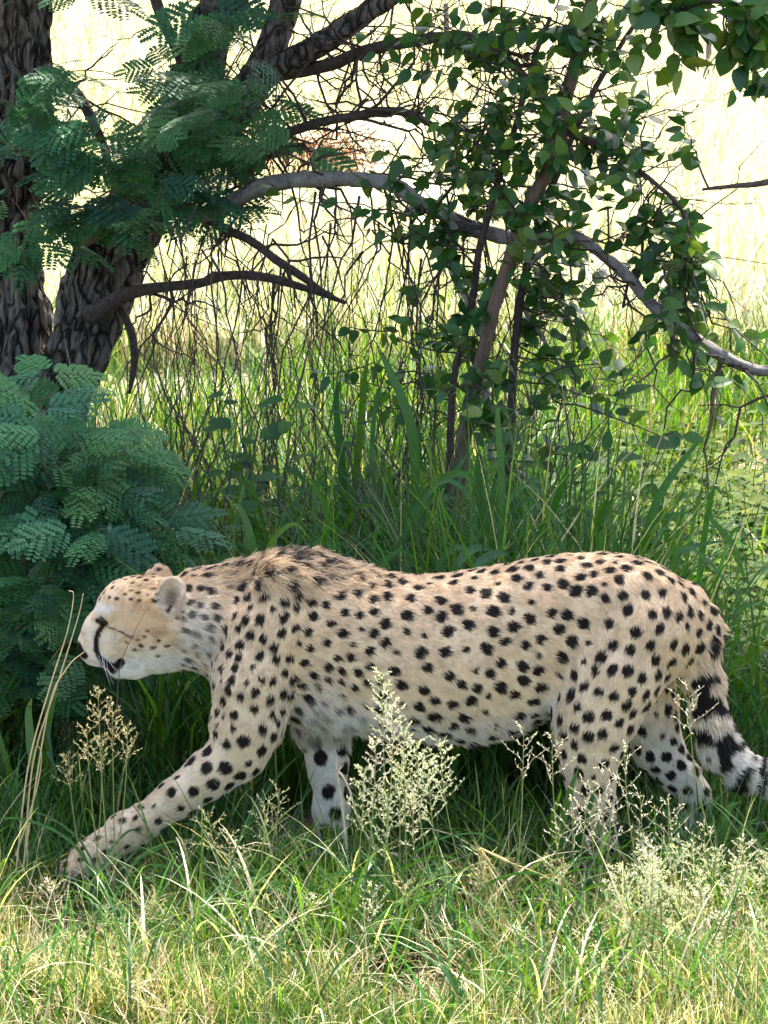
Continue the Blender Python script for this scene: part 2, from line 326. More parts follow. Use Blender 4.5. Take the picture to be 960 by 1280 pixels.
def surface_nets(F, lo, vox):
    n = np.array(F.shape); ins = F < 0; c = n - 1
    cnt = np.zeros(c, np.int8)
    offs = [(a, b, d) for a in (0, 1) for b in (0, 1) for d in (0, 1)]
    for a, b, d in offs: cnt += ins[a:a + c[0], b:b + c[1], d:d + c[2]]
    cells = np.argwhere((cnt > 0) & (cnt < 8)); idx = np.full(c, -1, np.int64); idx[tuple(cells.T)] = np.arange(len(cells))
    val = {o: F[cells[:, 0] + o[0], cells[:, 1] + o[1], cells[:, 2] + o[2]] for o in offs}
    acc = np.zeros((len(cells), 3)); num = np.zeros(len(cells))
    for o in offs:
        for axx in range(3):
            if o[axx] == 0:
                o2 = list(o); o2[axx] = 1; o2 = tuple(o2); a, b = val[o], val[o2]; m = (a < 0) != (b < 0)
                t = np.where(m, a / np.where(m, a - b, 1), 0); pt = np.tile(np.array(o, float), (len(cells), 1)); pt[:, axx] = t
                acc[m] += pt[m]; num[m] += 1
    v = lo + vox * (cells + acc / num[:, None]); faces = []
    for axx in range(3):
        sh = [slice(None)] * 3; sh2 = [slice(None)] * 3; sh[axx] = slice(0, -1); sh2[axx] = slice(1, None)
        s0 = ins[tuple(sh)]; s1 = ins[tuple(sh2)]; e = np.argwhere(s0 != s1); u, w = [(1, 2), (2, 0), (0, 1)][axx]
        ok = (e[:, u] > 0) & (e[:, w] > 0) & (e[:, u] < c[u]) & (e[:, w] < c[w]); e = e[ok]; flip = s0[tuple(e.T)]
        q = []
        for du, dw in ((-1, -1), (0, -1), (0, 0), (-1, 0)):
            k = e.copy(); k[:, u] += du; k[:, w] += dw; q.append(idx[tuple(k.T)])
        q = np.stack(q, 1); q[~flip] = q[~flip][:, ::-1]; faces.append(q)
    return v, np.concatenate(faces)
def mesh_normals(v, f):
    a, b, c, d = (v[f[:, i]] for i in range(4)); fn = np.cross(c - a, d - b); vn = np.zeros_like(v)
    for i in range(4): np.add.at(vn, f[:, i], fn)
    return norm(vn), np.linalg.norm(fn, axis=1) / 2

VOX = .0042
Fld, FLO, _ = build_field(VOX)
BV, BF = surface_nets(Fld, FLO, VOX)
def lap(v, f, k):
    acc = np.zeros_like(v); num = np.zeros(len(v))
    for i in range(4):
        a, b = f[:, i], f[:, (i + 1) % 4]
        np.add.at(acc, a, v[b]); np.add.at(acc, b, v[a]); np.add.at(num, a, 1); np.add.at(num, b, 1)
    return v + k * (acc / num[:, None] - v)
for _ in range(3): BV = lap(BV, BF, .5)
# muscle and loose-skin relief over the smooth volumes
BN, FA = mesh_normals(BV, BF)
PX, PY = proj(BV)
side = np.clip(-BN[:, 1] * 1.5, 0, 1)
def bump(cx, cy, rx, ry, rot, amp):
    ca, sa = math.cos(rot), math.sin(rot); dx, dy = PX - cx, PY - cy; u = (dx * ca + dy * sa) / rx; w = (-dx * sa + dy * ca) / ry
    return amp * np.exp(-(u * u + w * w))
rel = bump(350, 730, 60, 18, 1.2, .008) + bump(385, 760, 22, 80, .2, -.006) + bump(425, 850, 30, 60, -.3, -.006) + bump(300, 830, 30, 50, .1, .005)
rel += bump(705, 830, 16, 80, .18, -.008) + bump(860, 840, 25, 60, .3, -.006) + bump(770, 740, 50, 25, -.3, .005) + bump(640, 800, 60, 40, 0, -.004)
for i in range(6): rel += bump(480 + 27 * i, 840 - 3 * i, 8, 55, -.35, .0022)
rel += (vnoise(BV * 22, 11) - .5) * .006 * smooth01(PX, 230, 300)
BV = BV + BN * (rel * side)[:, None]
BN, FA = mesh_normals(BV, BF); PX, PY = proj(BV)

# hair flow, length and colour fields, evaluated at every vertex
flow = np.zeros_like(BV); wsum = np.zeros(len(BV)) + 1e-6; region_w = {}
dt = sd_torso(BV); w = np.exp(-np.abs(dt) / .012); fx = np.stack([np.ones(len(BV)), 0 * PX, -.28 - .4 * smooth01(PY, 780, 900)], -1); flow += w[:, None] * norm(fx); wsum += w
tail_w = np.zeros(len(BV)); tail_t = np.zeros(len(BV)); tp = [W(a, b, c) for a, b, c, r in TAIL]
for kind, d, k, fl in PRIMS:
    if fl is None: continue
    w = np.exp(-np.abs(sd_prim(kind, d, BV)) / .010); flow += w[:, None] * fl; wsum += w
flow = flow / wsum[:, None]; mw_ = (1 - smooth01(PY, 712, 750)) * smooth01(PX, 235, 265) * (1 - smooth01(PX, 480, 540)); flow = flow * (1 - mw_[:, None]) + np.array([1, 0, -.05]) * mw_[:, None]
best = np.full(len(BV), 9.)
for i in range(len(tp) - 1):
    A, B = tp[i], tp[i + 1]; ba = B - A; t = np.clip((BV - A) @ ba / (ba @ ba), 0, 1); dd = np.linalg.norm(BV - A - t[:, None] * ba, axis=1)
    m = dd < best; best[m] = dd[m]; tail_t[m] = (i + t[m]) / (len(tp) - 1)
tail_w = (best < .048) & ((PX > 872) & (PY > 775) | (PX > 885)); tail_f = tail_w.astype(float)
flow = norm(flow - BN * (flow * BN).sum(1, keepdims=True))

def seg_dist(poly):
    """picture-plane distance (px) of every vertex to a polyline, for both sides of the face"""
    best = np.full(len(BV), 1e3)
    for (a, b), (c, d) in zip(poly[:-1], poly[1:]):
        t = np.clip(((PX - a) * (c - a) + (PY - b) * (d - b)) / ((c - a) ** 2 + (d - b) ** 2), 0, 1)
        best = np.minimum(best, np.hypot(PX - a - t * (c - a), PY - b - t * (d - b)))
    return best
head = 1 - smooth01(PX, 225, 262)
nearleg = smooth01(PY, 905, 960)
# under-side white
belly_line = np.interp(PX, [230, 262, 300, 360, 430, 560, 640, 690, 720], [815, 850, 900, 880, 880, 905, 900, 870, 900])
white = smooth01(PY - belly_line, -22, 22) * (1 - nearleg) * (1 - smooth01(PX, 682, 704)) * smooth01(PX, 345, 385)
white = np.maximum(white, np.exp(-(((PX - 395) / 38) ** 2 + ((PY - 890) / 32) ** 2)) * .95)
white = np.maximum(white, .75 * np.exp(-(((PX - 245) / 26) ** 2 + ((PY - 800) / 48) ** 2)))
inner = np.where(BV[:, 1] < 0, BN[:, 1], -BN[:, 1])
white = np.maximum(white, .8 * smooth01(inner, .25, .8) * smooth01(PY, 880, 930))   # inner legs
white = np.maximum(white, .55 * smooth01(-BN[:, 2], .2, .9) * smooth01(PY, 850, 900))
white = np.maximum(white, .55 * (BV[:, 1] > .03) * smooth01(PY, 890, 930))
white = np.maximum(white, .75 * tail_f * smooth01(tail_t, .2, .6))
head = head * (PY < 862)
white = np.maximum(white, smooth01(PY, 800, 826) * smooth01(PX, 140, 160) * head)            # lower jaw
white = np.maximum(white, (smooth01(PY, 818, 826) * (PX < 160)) * head)                        # lips, chin
white = np.maximum(white, .95 * np.exp(-(((PX - 128) / 13) ** 2 + ((PY - 762) / 8) ** 2)))     # over the eye
white = np.maximum(white, .55 * np.exp(-(((PX - 116) / 9) ** 2 + ((PY - 800) / 26) ** 2)))
white = np.maximum(white, .45 * np.exp(-(((PX - 140) / 14) ** 2 + ((PY - 805) / 18) ** 2)))
white = np.maximum(white, .5 * np.exp(-(((PX - 218) / 9) ** 2 + ((PY - 742) / 16) ** 2)) * (BV[:, 1] < -.03))
white = np.clip(white, 0, 1)
# spots: blue-noise seeds over the real surface, sized by body region
def spot_scale(px, py):      # spacing in m
    s = np.full(px.shape, .0318)
    s = np.where(px < 470, .0265, s); s = np.where(px < 300, .0235, s); s = np.where((px < 262), .022, s); s = np.where(px < 228, .0155, s)
    s = np.where((py > 925) & (px < 380), .034, s); s = np.where((py > 905) & (px > 380) & (px < 450), .044, s); s = np.where((py > 980) & (px < 200), .025, s)
    s = np.where((px > 690) & (py > 830) & (px < 870), .0305, s); s = np.where((py < 735) & (px > 470), .0285, s)
    return s
tri = np.concatenate([BF[:, [0, 1, 2]], BF[:, [0, 2, 3]]]); ta = np.linalg.norm(np.cross(BV[tri[:, 1]] - BV[tri[:, 0]], BV[tri[:, 2]] - BV[tri[:, 0]]), axis=1) / 2
def sample_surface(n, wgt=None):
    p = ta if wgt is None else ta * wgt[tri].mean(1); t = RNG.choice(len(tri), n, p=p / p.sum()); u = RNG.random((n, 2)); m = u.sum(1) > 1; u[m] = 1 - u[m]
    b = np.stack([1 - u.sum(1), u[:, 0], u[:, 1]], 1); return tri[t], b
def interp(a, t, b): return (a[t] * (b[..., None] if a.ndim > 1 else b)).sum(1)
ti, bb = sample_surface(16000); cp = interp(BV, ti, bb); cpx, cpy = proj(cp); csc = spot_scale(cpx, cpy); ctw = interp(tail_f, ti, bb); cn = interp(BN, ti, bb); cfl = interp(flow, ti, bb)
seeds = []; sp = np.zeros((0, 3)); sr = np.zeros(0)
for i in range(len(cp)):
    if cpx[i] < 168 and cpy[i] < 880 and not (cpy[i] < 753 and cpx[i] > 124): continue           # the face is drawn by hand
    if cpx[i] < 225 and 752 < cpy[i] < 850: continue
    if ctw[i] > .5: continue
    if 194 < cpx[i] < 234 and 716 < cpy[i] < 772 and abs(cp[i][1]) > .045: continue
    if len(sp) and np.min(np.linalg.norm(sp - cp[i], axis=1) - (sr + csc[i]) * .5) < 0: continue
    sp = np.vstack([sp, cp[i]]); sr = np.append(sr, csc[i]); seeds.append(i)
seeds = np.array(seeds); small = RNG.random(len(seeds)) < .16
srad = sr * RNG.uniform(.355, .45, len(seeds)) * np.where(small, .6, 1.0)
srad = np.where(cpx[seeds] < 228, srad * .72, srad)
kd = kdtree.KDTree(len(sp))
for i, p in enumerate(sp): kd.insert(p, i)
kd.balance()
selong = RNG.uniform(1.0, 1.25, len(seeds)); selong = np.where((cpy[seeds] < 728) & (cpx[seeds] > 235) & (cpx[seeds] < 470), 1.9, selong)
sflow = cfl[seeds]; snrm = cn[seeds]; sang = RNG.normal(0, .5, len(seeds)); ca, sa = np.cos(sang)[:, None], np.sin(sang)[:, None]
sflow = norm(sflow * ca + np.cross(snrm, sflow) * sa)
wob = (vnoise(BV * 130, 21) - .5) * .005
spot = np.full(len(BV), .03)                       # signed distance to the nearest spot edge (m)
for i, p in enumerate(BV):
    for co, j, dist in kd.find_n(p, 2):
        dv = p - sp[j]; al = dv @ sflow[j]; e = selong[j]
        dd = math.sqrt(max(dist * dist - al * al, 0) * e + al * al / e) - srad[j]
        if dd < spot[i]: spot[i] = dd
spot = spot + wob
# tail: blotches that close into rings towards the end
tl = tail_t * 8 * .085; rings = np.sin(tl * 2 * math.pi / .056 + 1.4 * (vnoise(BV * 18, 31) - .5) * 4)
blot = .004 - .020 * (vnoise(BV * 34, 32) - .42) * 2
tail_sd = np.where(tail_t > .62, -.006 * rings + .001, np.where(vnoise(BV * 30, 33) > .53, -.004, .004) + 0 * blot)
tail_sd = .012 * ((.56 - vnoise(BV * np.array([44, 44, 52]), 33)) * 4.6 - .25) * (1 - smooth01(tail_t, .5, .66)) + (-.008 * rings + .0015) * smooth01(tail_t, .5, .66)
spot = np.where(tail_w, tail_sd, spot)
# hand-drawn face marks
k = pxm(0)
def mark(d, r): 
    global spot
    spot = np.minimum(spot, (d - r) * k)
eyeside = np.abs(BV[:, 1]) > .012
face_spot = spot.copy()
mark(np.where(eyeside, seg_dist([(129, 781), (123, 790), (120, 800), (120, 812), (124, 822), (132, 830), (144, 834)]), 99), 3.3)
mark(np.where(eyeside, seg_dist([(122, 776), (132, 779)]), 99), 3.2)
mark(np.where(eyeside, seg_dist([(129, 828), (140, 837), (151, 828)]), 99), 5.4)
mark(np.where(eyeside, seg_dist([(133, 783), (146, 788), (163, 797)]), 99), .9)
mark(seg_dist([(97, 806), (101, 815), (106, 820)]), 4.2)
for a, b, r in ((164, 797, 1.6), (158, 803, 1.5), (172, 800, 2), (180, 796, 2), (175, 807, 2.4), (167, 812, 2), (190, 810, 2.6), (196, 801, 2.4), (207, 808, 2.4), (195, 820, 2.2), (152, 790, 1.3), (184, 789, 2)):
    mark(np.where(eyeside, np.hypot((PX - a) * .8, PY - b), 99), r)
for a, b, r in ((209, 763, 3.4), (212, 759, 2.6), (194, 752, 2.4), (195, 743, 1.8), (220, 772, 2.5), (226, 764, 2.2)): mark(np.where(BV[:, 1] < -.03, np.hypot(PX - a, PY - b), 99), r)
fade = np.maximum(smooth01(white, .55, .95) * (PY > 860) * (PY < 925) * (PX < 470) * .7, .5 * np.exp(-(((PX - 245) / 22) ** 2 + ((PY - 800) / 45) ** 2)))

hair_len = np.full(len(BV), .0115)
hair_len = np.where(PX < 262, np.interp(PX, [105, 150, 200, 240, 262], [.0042, .0065, .009, .0095, .0115]), hair_len)
hair_len += .022 * smooth01(PX, 235, 290) * (1 - smooth01(PX, 400, 520)) * (1 - smooth01(PY, 715, 760))          # mane and withers
hair_len += .020 * np.exp(-(((PX - 395) / 45) ** 2 + ((PY - 900) / 40) ** 2))                                  # chest fringe
hair_len += .012 * np.exp(-(((PX - 250) / 24) ** 2 + ((PY - 810) / 45) ** 2))
hair_len += .012 * smooth01(PY, 880, 925) * (PX > 430) * (PX < 700) + .012 * np.exp(-(((PX - 700) / 14) ** 2 + ((PY - 860) / 45) ** 2))
hair_len = np.where((PY > 930) & ~tail_w, .009, hair_len); hair_len = np.where(tail_w, .024, hair_len)

TAN = np.array([.80, .615, .405]); TAN2 = np.array([.74, .54, .33]); WHT = np.array([.84, .80, .73]); BLK = np.array([.018, .013, .011])
def fur_color(spot, white, fade, py, nz, rnd, px):
    base = TAN * (.70 + .54 * rnd[:, None]); dors = smooth01(nz, .25, .95)[:, None]
    base = base * (1 - .45 * dors) + TAN2 * .45 * dors
    fc = (np.exp(-(((px - 185) / 42) ** 2 + ((py - 750) / 34) ** 2)) + .7 * np.exp(-(((px - 190) / 30) ** 2 + ((py - 788) / 16) ** 2)))[:, None]; fc = fc + (.8 * np.exp(-(((px - 120) / 9) ** 2 + ((py - 782) / 20) ** 2)))[:, None]; fc = np.clip(fc * (.40 + .60 * rnd[:, None]), 0, .9); base = base * (1 - fc) + np.array([.66, .42, .20]) * (.7 + .5 * rnd[:, None]) * fc
    ei = (np.exp(-(((px - 212) / 9) ** 2 + ((py - 749) / 13) ** 2) ** 2) * .75)[:, None]; base = base * (1 - ei) + np.array([.16, .12, .085]) * ei
    pale = (smooth01(py, 740, 900) * .35)[:, None]; base = base * (1 - pale) + np.array([.82, .71, .54]) * pale
    base = base * (1 - white[:, None]) + WHT * (.82 + .3 * rnd[:, None]) * white[:, None]
    m = (1 - smooth01(spot, -.0014, .0016)) * (1 - fade * .8)
    return base * (1 - m[:, None]) + BLK * m[:, None]
earin = np.exp(-(((PX - 212) / 9) ** 2 + ((PY - 749) / 13) ** 2) ** 2) * (BV[:, 1] < -.045)
earrim = (np.hypot((PX - 214) / 18, (PY - 745) / 26) < 1.15) * (BV[:, 1] < -.045) * (1 - earin)
white = np.maximum(white * (1 - earin), .4 * earrim)
BC = fur_color(spot, white, fade, PY, BN[:, 2], np.full(len(BV), .45), PX)

ch_base = np.array([0.1, 0, 0.0])
cheetah = thing('cheetah', 'spotted cheetah striding through the grass with its head held low', 'cheetah', ch_base)
mb = MB(); mb.add(BV, None, BF, BC)
mf, t, b = new_mat('cheetah_coat'); at = N(t, 'ShaderNodeAttribute', attribute_name='tint'); t.links.new(at.outputs['Color'], b.inputs['Base Color'])
b.inputs['Roughness'].default_value = .85; b.inputs['Specular IOR Level'].default_value = .15
body = mb.obj('body', mf, cheetah)
# fur: hair curves rooted on the body
mh, t, b = new_mat('cheetah_fur'); at = N(t, 'ShaderNodeAttribute', attribute_name='tint'); t.links.new(at.outputs['Color'], b.inputs['Base Color'])
b.inputs['Roughness'].default_value = .6; b.inputs['Specular IOR Level'].default_value = .25
def build_fur(n):
    wgt = np.where(PX < 235, 2.2, 1.0) * np.where(BN[:, 1] > .35, .35, 1.0) * np.where(tail_w, 1.5, 1)
    ti, bb = sample_surface(n, wgt); r0 = interp(BV, ti, bb); nn = norm(interp(BN, ti, bb)); ff = norm(interp(flow, ti, bb)); L = interp(hair_len, ti, bb) * RNG.uniform(.6, 1.25, n)
    px, py = proj(r0); rnd = np.clip(RNG.normal(.5, .24, n) + (vnoise(r0 * np.array([90, 90, 190]), 45) - .5) * np.where(px < 235, 1.6, 1.0), 0, 1)
    col = fur_color(interp(spot, ti, bb), interp(white, ti, bb), interp(fade, ti, bb), py, nn[:, 2], rnd, px)
    # dark ticking along the mane and withers
    mane = np.exp(-((px - 370) / 75) ** 2) * (1 - smooth01(py, 700, 735)); dk = (RNG.random(n) < .75 * mane * smooth01(vnoise(r0 * np.array([60, 60, 12]), 46), .45, .6)); col[dk] = np.array([.06, .045, .035])
    cl = norm(np.stack([vnoise(r0 * 55, 41), vnoise(r0 * 55, 42), vnoise(r0 * 55, 43)], -1) - .5)      # clumping
    tf = interp(tail_f, ti, bb); lift = .30 + .12 * RNG.random(n) + .35 * tf + .55 * np.exp(-((px - 350) / 100) ** 2) * (1 - smooth01(py, 706, 740)) + .15 * smooth01(L, .02, .04)
    d0 = norm(ff + nn * (lift * 1.5)[:, None] + cl * .18 + RNG.normal(0, .13, (n, 3))); d1 = norm(ff + nn * (lift * .55)[:, None] + cl * .34 + RNG.normal(0, .13, (n, 3)) + np.array([0, 0, -.12]))
    d2 = norm(ff + nn * (lift * .25)[:, None] + cl * .45 + RNG.normal(0, .16, (n, 3)) + np.array([0, 0, -.25]))
    s = (L / 3)[:, None]; p0 = r0 - nn * .001; p1 = p0 + d0 * s; p2 = p1 + d1 * s; p3 = p2 + d2 * s
    pts = np.stack([p0, p1, p2, p3], 1) - ch_base; rad = np.array([.00050, .00046, .00034, .00010])[None, :] * (RNG.uniform(.8, 1.2, n) * np.where(px < 230, .75, 1))[:, None]
    hc = bpy.data.hair_curves.new('fur'); hc.add_curves([4] * n)
    hc.attributes['position'].data.foreach_set('vector', pts.astype(np.float32).ravel())
    ra = hc.attributes.get('radius') or hc.attributes.new('radius', 'FLOAT', 'POINT'); ra.data.foreach_set('value', rad.astype(np.float32).ravel())
    ca = hc.attributes.new('tint', 'FLOAT_COLOR', 'CURVE'); ca.data.foreach_set('color', np.hstack([col, np.ones((n, 1))]).astype(np.float32).ravel())
    hc.materials.append(mh); return link('fur', hc, cheetah)
fur = build_fur(230000); fur['kind'] = 'stuff'
# eyes, whiskers
me_, t, b = new_mat('eye_gloss'); b.inputs['Base Color'].default_value = (.02, .010, .005, 1); b.inputs['Roughness'].default_value = .08
def ball(name, c, r, mat, parent, squash=(1, 1, 1), seg=16):
    th = np.linspace(0, math.pi, seg // 2 + 1); ph = np.linspace(0, 2 * math.pi, seg, endpoint=False); m = MB()
    v = np.array([[math.sin(a) * math.cos(b_), math.cos(a), math.sin(a) * math.sin(b_)] for a in th for b_ in ph]) * r * np.array(squash) + np.asarray(c)
    f = [[i * seg + j, i * seg + (j + 1) % seg, (i + 1) * seg + (j + 1) % seg, (i + 1) * seg + j] for i in range(seg // 2) for j in range(seg)]
    m.add(v, None, f); return m.obj(name, mat, parent)
def surf_point(px, py, s):
    m = (BV[:, 1] * s > 0); d = np.where(m, np.hypot(PX - px, PY - py), 1e9) - np.where(m, BV[:, 1] * s, 0) * 20
    return BV[np.argmin(np.where(m, d, 1e9))]
for s in (-1, 1):
    e = surf_point(128, 776, s); ball('eye', e + np.array([.001, -s * .006, 0]), .0115, me_, cheetah)
mw, t, b = new_mat('whisker'); b.inputs['Base Color'].default_value = (.8, .78, .74, 1); b.inputs['Roughness'].default_value = .4
wm = MB()
for s in (-1, 1):
    for q in range(7):
        r0 = surf_point(128 + random.uniform(-6, 8), 819 + random.uniform(-5, 5), s); L = random.uniform(.05, .085); d = norm(np.array([random.uniform(.1, .7), s * random.uniform(.6, 1.), random.uniform(-.6, -.1)]))
        tube(wm, [r0, r0 + d * L * .5 + np.array([0, 0, -.002]), r0 + d * L + np.array([.01, 0, -.014])], [.0004, .0003, .0001], 3)
wm.obj('whiskers', mw, cheetah)['kind'] = 'stuff'

# ------------------------------------------------------------------ grass blades (vectorised)
def blade_mesh(mb, root, h, w, az, lean, bend, tint, segs=4, twist=None, tipfade=.25, pale_base=.0):
    n = len(root); T = np.linspace(0, 1, segs + 1); ds = h / segs
    pos = np.zeros((n, segs + 1, 3)); pos[:, 0] = root
    d = np.stack([np.cos(az), np.sin(az)], -1)
    for i in range(segs):
        th = lean + bend * ((i + .5) / segs) ** 1.3
        pos[:, i + 1, :2] = pos[:, i, :2] + d * (np.sin(th) * ds)[:, None]; pos[:, i + 1, 2] = pos[:, i, 2] + np.cos(th) * ds
    tw = np.zeros(n) if twist is None else twist
    sa = az + math.pi / 2 + tw; side = np.stack([np.cos(sa), np.sin(sa), 0 * sa], -1)
    prof = np.minimum(.55 + 1.6 * T, 1) * (1 - T ** 2.2)
    verts = []; cols = []
    for i in range(segs):
        off = side * (w * prof[i] * .5)[:, None]; verts += [pos[:, i] - off, pos[:, i] + off]
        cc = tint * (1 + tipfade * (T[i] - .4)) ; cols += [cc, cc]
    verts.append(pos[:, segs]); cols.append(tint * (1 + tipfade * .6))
    k = 2 * segs + 1; V = np.stack(verts, 1).reshape(-1, 3); Cc = np.stack(cols, 1).reshape(-1, 3)
    b = np.arange(n)[:, None] * k
    f4 = np.concatenate([b + np.array([[2 * i, 2 * i + 1, 2 * i + 3, 2 * i + 2]]) for i in range(segs - 1)])
    f3 = b + np.array([[2 * segs - 2, 2 * segs - 1, 2 * segs]])
    mb.add(V, f3, f4, Cc)
def U(a, b, n): return RNG.uniform(a, b, n)
def palette(n, cols, wts, var=.18):
    cols = np.array(cols); i = RNG.choice(len(cols), n, p=np.array(wts) / sum(wts)); return np.clip(cols[i] * (1 + RNG.normal(0, var, (n, 1))) * (1 + RNG.normal(0, .06, (n, 3))), .005, .95)
def view_xy(n, y0, y1, margin=.9, pw=1.0):
    y = y0 + (y1 - y0) * RNG.random(n) ** pw; hw = (y - CAM[1]) * 480 / FPX * 1.05 + margin; return U(-1, 1, n) * hw, y
def clump_filter(x, y, s, seed, thr, soft=.2):
    q = np.stack([x * s, y * s, 0 * x], -1); v = vnoise(q, seed); return RNG.random(len(x)) < smooth01(v, thr - soft, thr + soft)
def rooted(x, y): return np.stack([x, y, ground_z(x, y) - .005], -1)
GREEN = (.056, .150, .020); DEEP = (.028, .090, .020); BLUEG = (.042, .130, .042); LIME = (.125, .225, .020); YEL = (.25, .27, .04); STRAW = (.58, .49, .27); PALE = (.70, .64, .43); TANB = (.30, .21, .11)

def front_grass():
    mb = MB()
    # short turf in the sun, in front of the animal
    n = 62000; x, y = view_xy(n, -1.45, -.22, .8); k = clump_filter(x, y, 9, 51, .46, .12); x, y = x[k], y[k]; n = len(x); lowx = 1 - .68 * np.exp(-((x + .63) / .14) ** 2) * smooth01(y, -.8, -.45)
    hgt = lowx * U(.07, .19, n) * (1 + .35 * smooth01(y, -.7, -.3)) * (.7 + .6 * vnoise(np.stack([x * 3, y * 3, 0 * x], -1), 52))
    dry = vnoise(np.stack([x * 4, y * 4, 0 * x], -1), 53)
    t = palette(n, [GREEN, (.10, .185, .018), (.20, .225, .03), BLUEG], [4, 5.5, 3, 1.6]); st = palette(n, [STRAW, PALE, TANB], [4, 3, 2]); m = RNG.random(n) < .08 + .50 * smooth01(dry, .48, .75); t[m] = st[m]
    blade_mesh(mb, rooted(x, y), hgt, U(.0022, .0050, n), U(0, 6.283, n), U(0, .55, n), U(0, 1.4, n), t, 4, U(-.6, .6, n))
    # taller thin arching blades
    n = 3600; x, y = view_xy(n, -1.1, -.12, .8); k = clump_filter(x, y, 5, 54, .45); x, y = x[k], y[k]; n = len(x)
    t = palette(n, [GREEN, BLUEG, LIME, PALE], [4, 4, 3, 1.6])
    k = (np.abs(x + .64) > .15) | (y < -.6); x, y, t = x[k], y[k], t[k]; n = len(x)
    blade_mesh(mb, rooted(x, y), U(.18, .40, n), U(.003, .009, n), U(0, 6.283, n), U(.05, .5, n), U(.4, 2.0, n), t, 7, U(-.8, .8, n))
    tag(mb.obj('short_grass', M['grass']), 'short sunlit yellow green grass and dry straw in front of the cheetah', 'grass', kind='stuff')
    mb = MB(); n = 5200; x, y = view_xy(n, -1.4, -.25, .8); z = ground_z(x, y) + U(.005, .09, n)
    blade_mesh(mb, np.stack([x, y, z], -1), U(.05, .17, n), U(.0014, .0032, n), U(0, 6.283, n), U(.7, 1.5, n), U(-1.2, 1.4, n), palette(n, [STRAW, PALE, TANB], [4, 4, 2]), 4)
    tag(mb.obj('dry_grass_litter', M['straw']), 'pale dry grass stems lying tangled in the foreground turf', 'dry grass', kind='stuff')
front_grass()

def shade_grass():
    mb = MB()
    # dark lush grass round and under the animal
    n = 18000; x, y = view_xy(n, -.22, .75, .8); k = clump_filter(x, y, 6, 61, .38); x, y = x[k], y[k]; n = len(x)
    under = np.exp(-((y - .0) / .28) ** 2)
    hgt = U(.10, .34, n) * (1 - .45 * under * (np.abs(x) < .62)) * (1 - .75 * np.exp(-((x + .60) / .15) ** 2) * (1 - smooth01(y, -.02, .12)))
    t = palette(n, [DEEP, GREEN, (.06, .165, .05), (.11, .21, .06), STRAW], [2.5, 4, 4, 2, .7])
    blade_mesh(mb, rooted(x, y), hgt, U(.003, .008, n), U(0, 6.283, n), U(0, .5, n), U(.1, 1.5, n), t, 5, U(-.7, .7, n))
    tag(mb.obj('shaded_grass', M['grass']), 'dark green grass in the shade around the cheetah', 'grass', kind='stuff')
    mb = MB()
    # tall grass behind, up to hip height
    n = 28000; x, y = view_xy(n, .40, 3.0, .9, 1.25); dens = .95 - .88 * smooth01(x, .40, .75) * smooth01(y, .6, 1.0); k = clump_filter(x, y, 2.6, 62, .42) & (RNG.random(n) < dens); x, y = x[k], y[k]; n = len(x)
    hgt = U(.30, .85, n) * (.7 + .6 * vnoise(np.stack([x * 1.7, y * 1.7, 0 * x], -1), 63)) * (1 - .35 * smooth01(x, .4, 1.0))
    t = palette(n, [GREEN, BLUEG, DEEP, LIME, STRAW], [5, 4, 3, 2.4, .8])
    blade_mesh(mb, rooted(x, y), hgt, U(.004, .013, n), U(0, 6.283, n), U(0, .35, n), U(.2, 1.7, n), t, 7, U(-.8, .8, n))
    tag(mb.obj('tall_grass', M['grass']), 'dense tall green grass growing behind the cheetah under the tree', 'grass', kind='stuff')
    mb = MB()
    # sunlit yellow green grass where the shade ends
    n = 22000; x, y = view_xy(n, 2.2, 8.0, 1.0, 1.15); k = clump_filter(x, y, 1.3, 64, .40); x, y = x[k], y[k]; n = len(x)
    hgt = U(.18, .55, n) * (.7 + .6 * vnoise(np.stack([x, y, 0 * x], -1), 65)) * (1 - .3 * smooth01(y, 5, 9))
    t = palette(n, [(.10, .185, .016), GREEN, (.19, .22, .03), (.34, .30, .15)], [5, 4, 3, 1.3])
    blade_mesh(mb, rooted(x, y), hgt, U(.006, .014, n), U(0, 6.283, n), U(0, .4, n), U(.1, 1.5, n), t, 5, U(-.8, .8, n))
    tag(mb.obj('sunlit_grass', M['grass']), 'bright yellow green grass in full sun beyond the tree', 'grass', kind='stuff')
    mb = MB()
    n = 52000; x, y = view_xy(n, 6.5, 62, 1.5, 1.7); k = clump_filter(x, y, .7, 66, .36, .25); x, y = x[k], y[k]; n = len(x)
    t = palette(n, [(.68, .65, .50), (.60, .54, .38), (.54, .56, .34), (.40, .46, .20)], [6, 3, 3, 1.6])
    blade_mesh(mb, rooted(x, y), U(.18, .50, n), U(.010, .026, n) * (1 + y / 45), U(0, 6.283, n), U(0, .45, n), U(0, 1.0, n), t, 3, U(-.8, .8, n))
    tag(mb.obj('field_grass', M['straw']), 'pale dry grass of the open sunlit field behind the trees', 'grass', kind='stuff')
shade_grass()

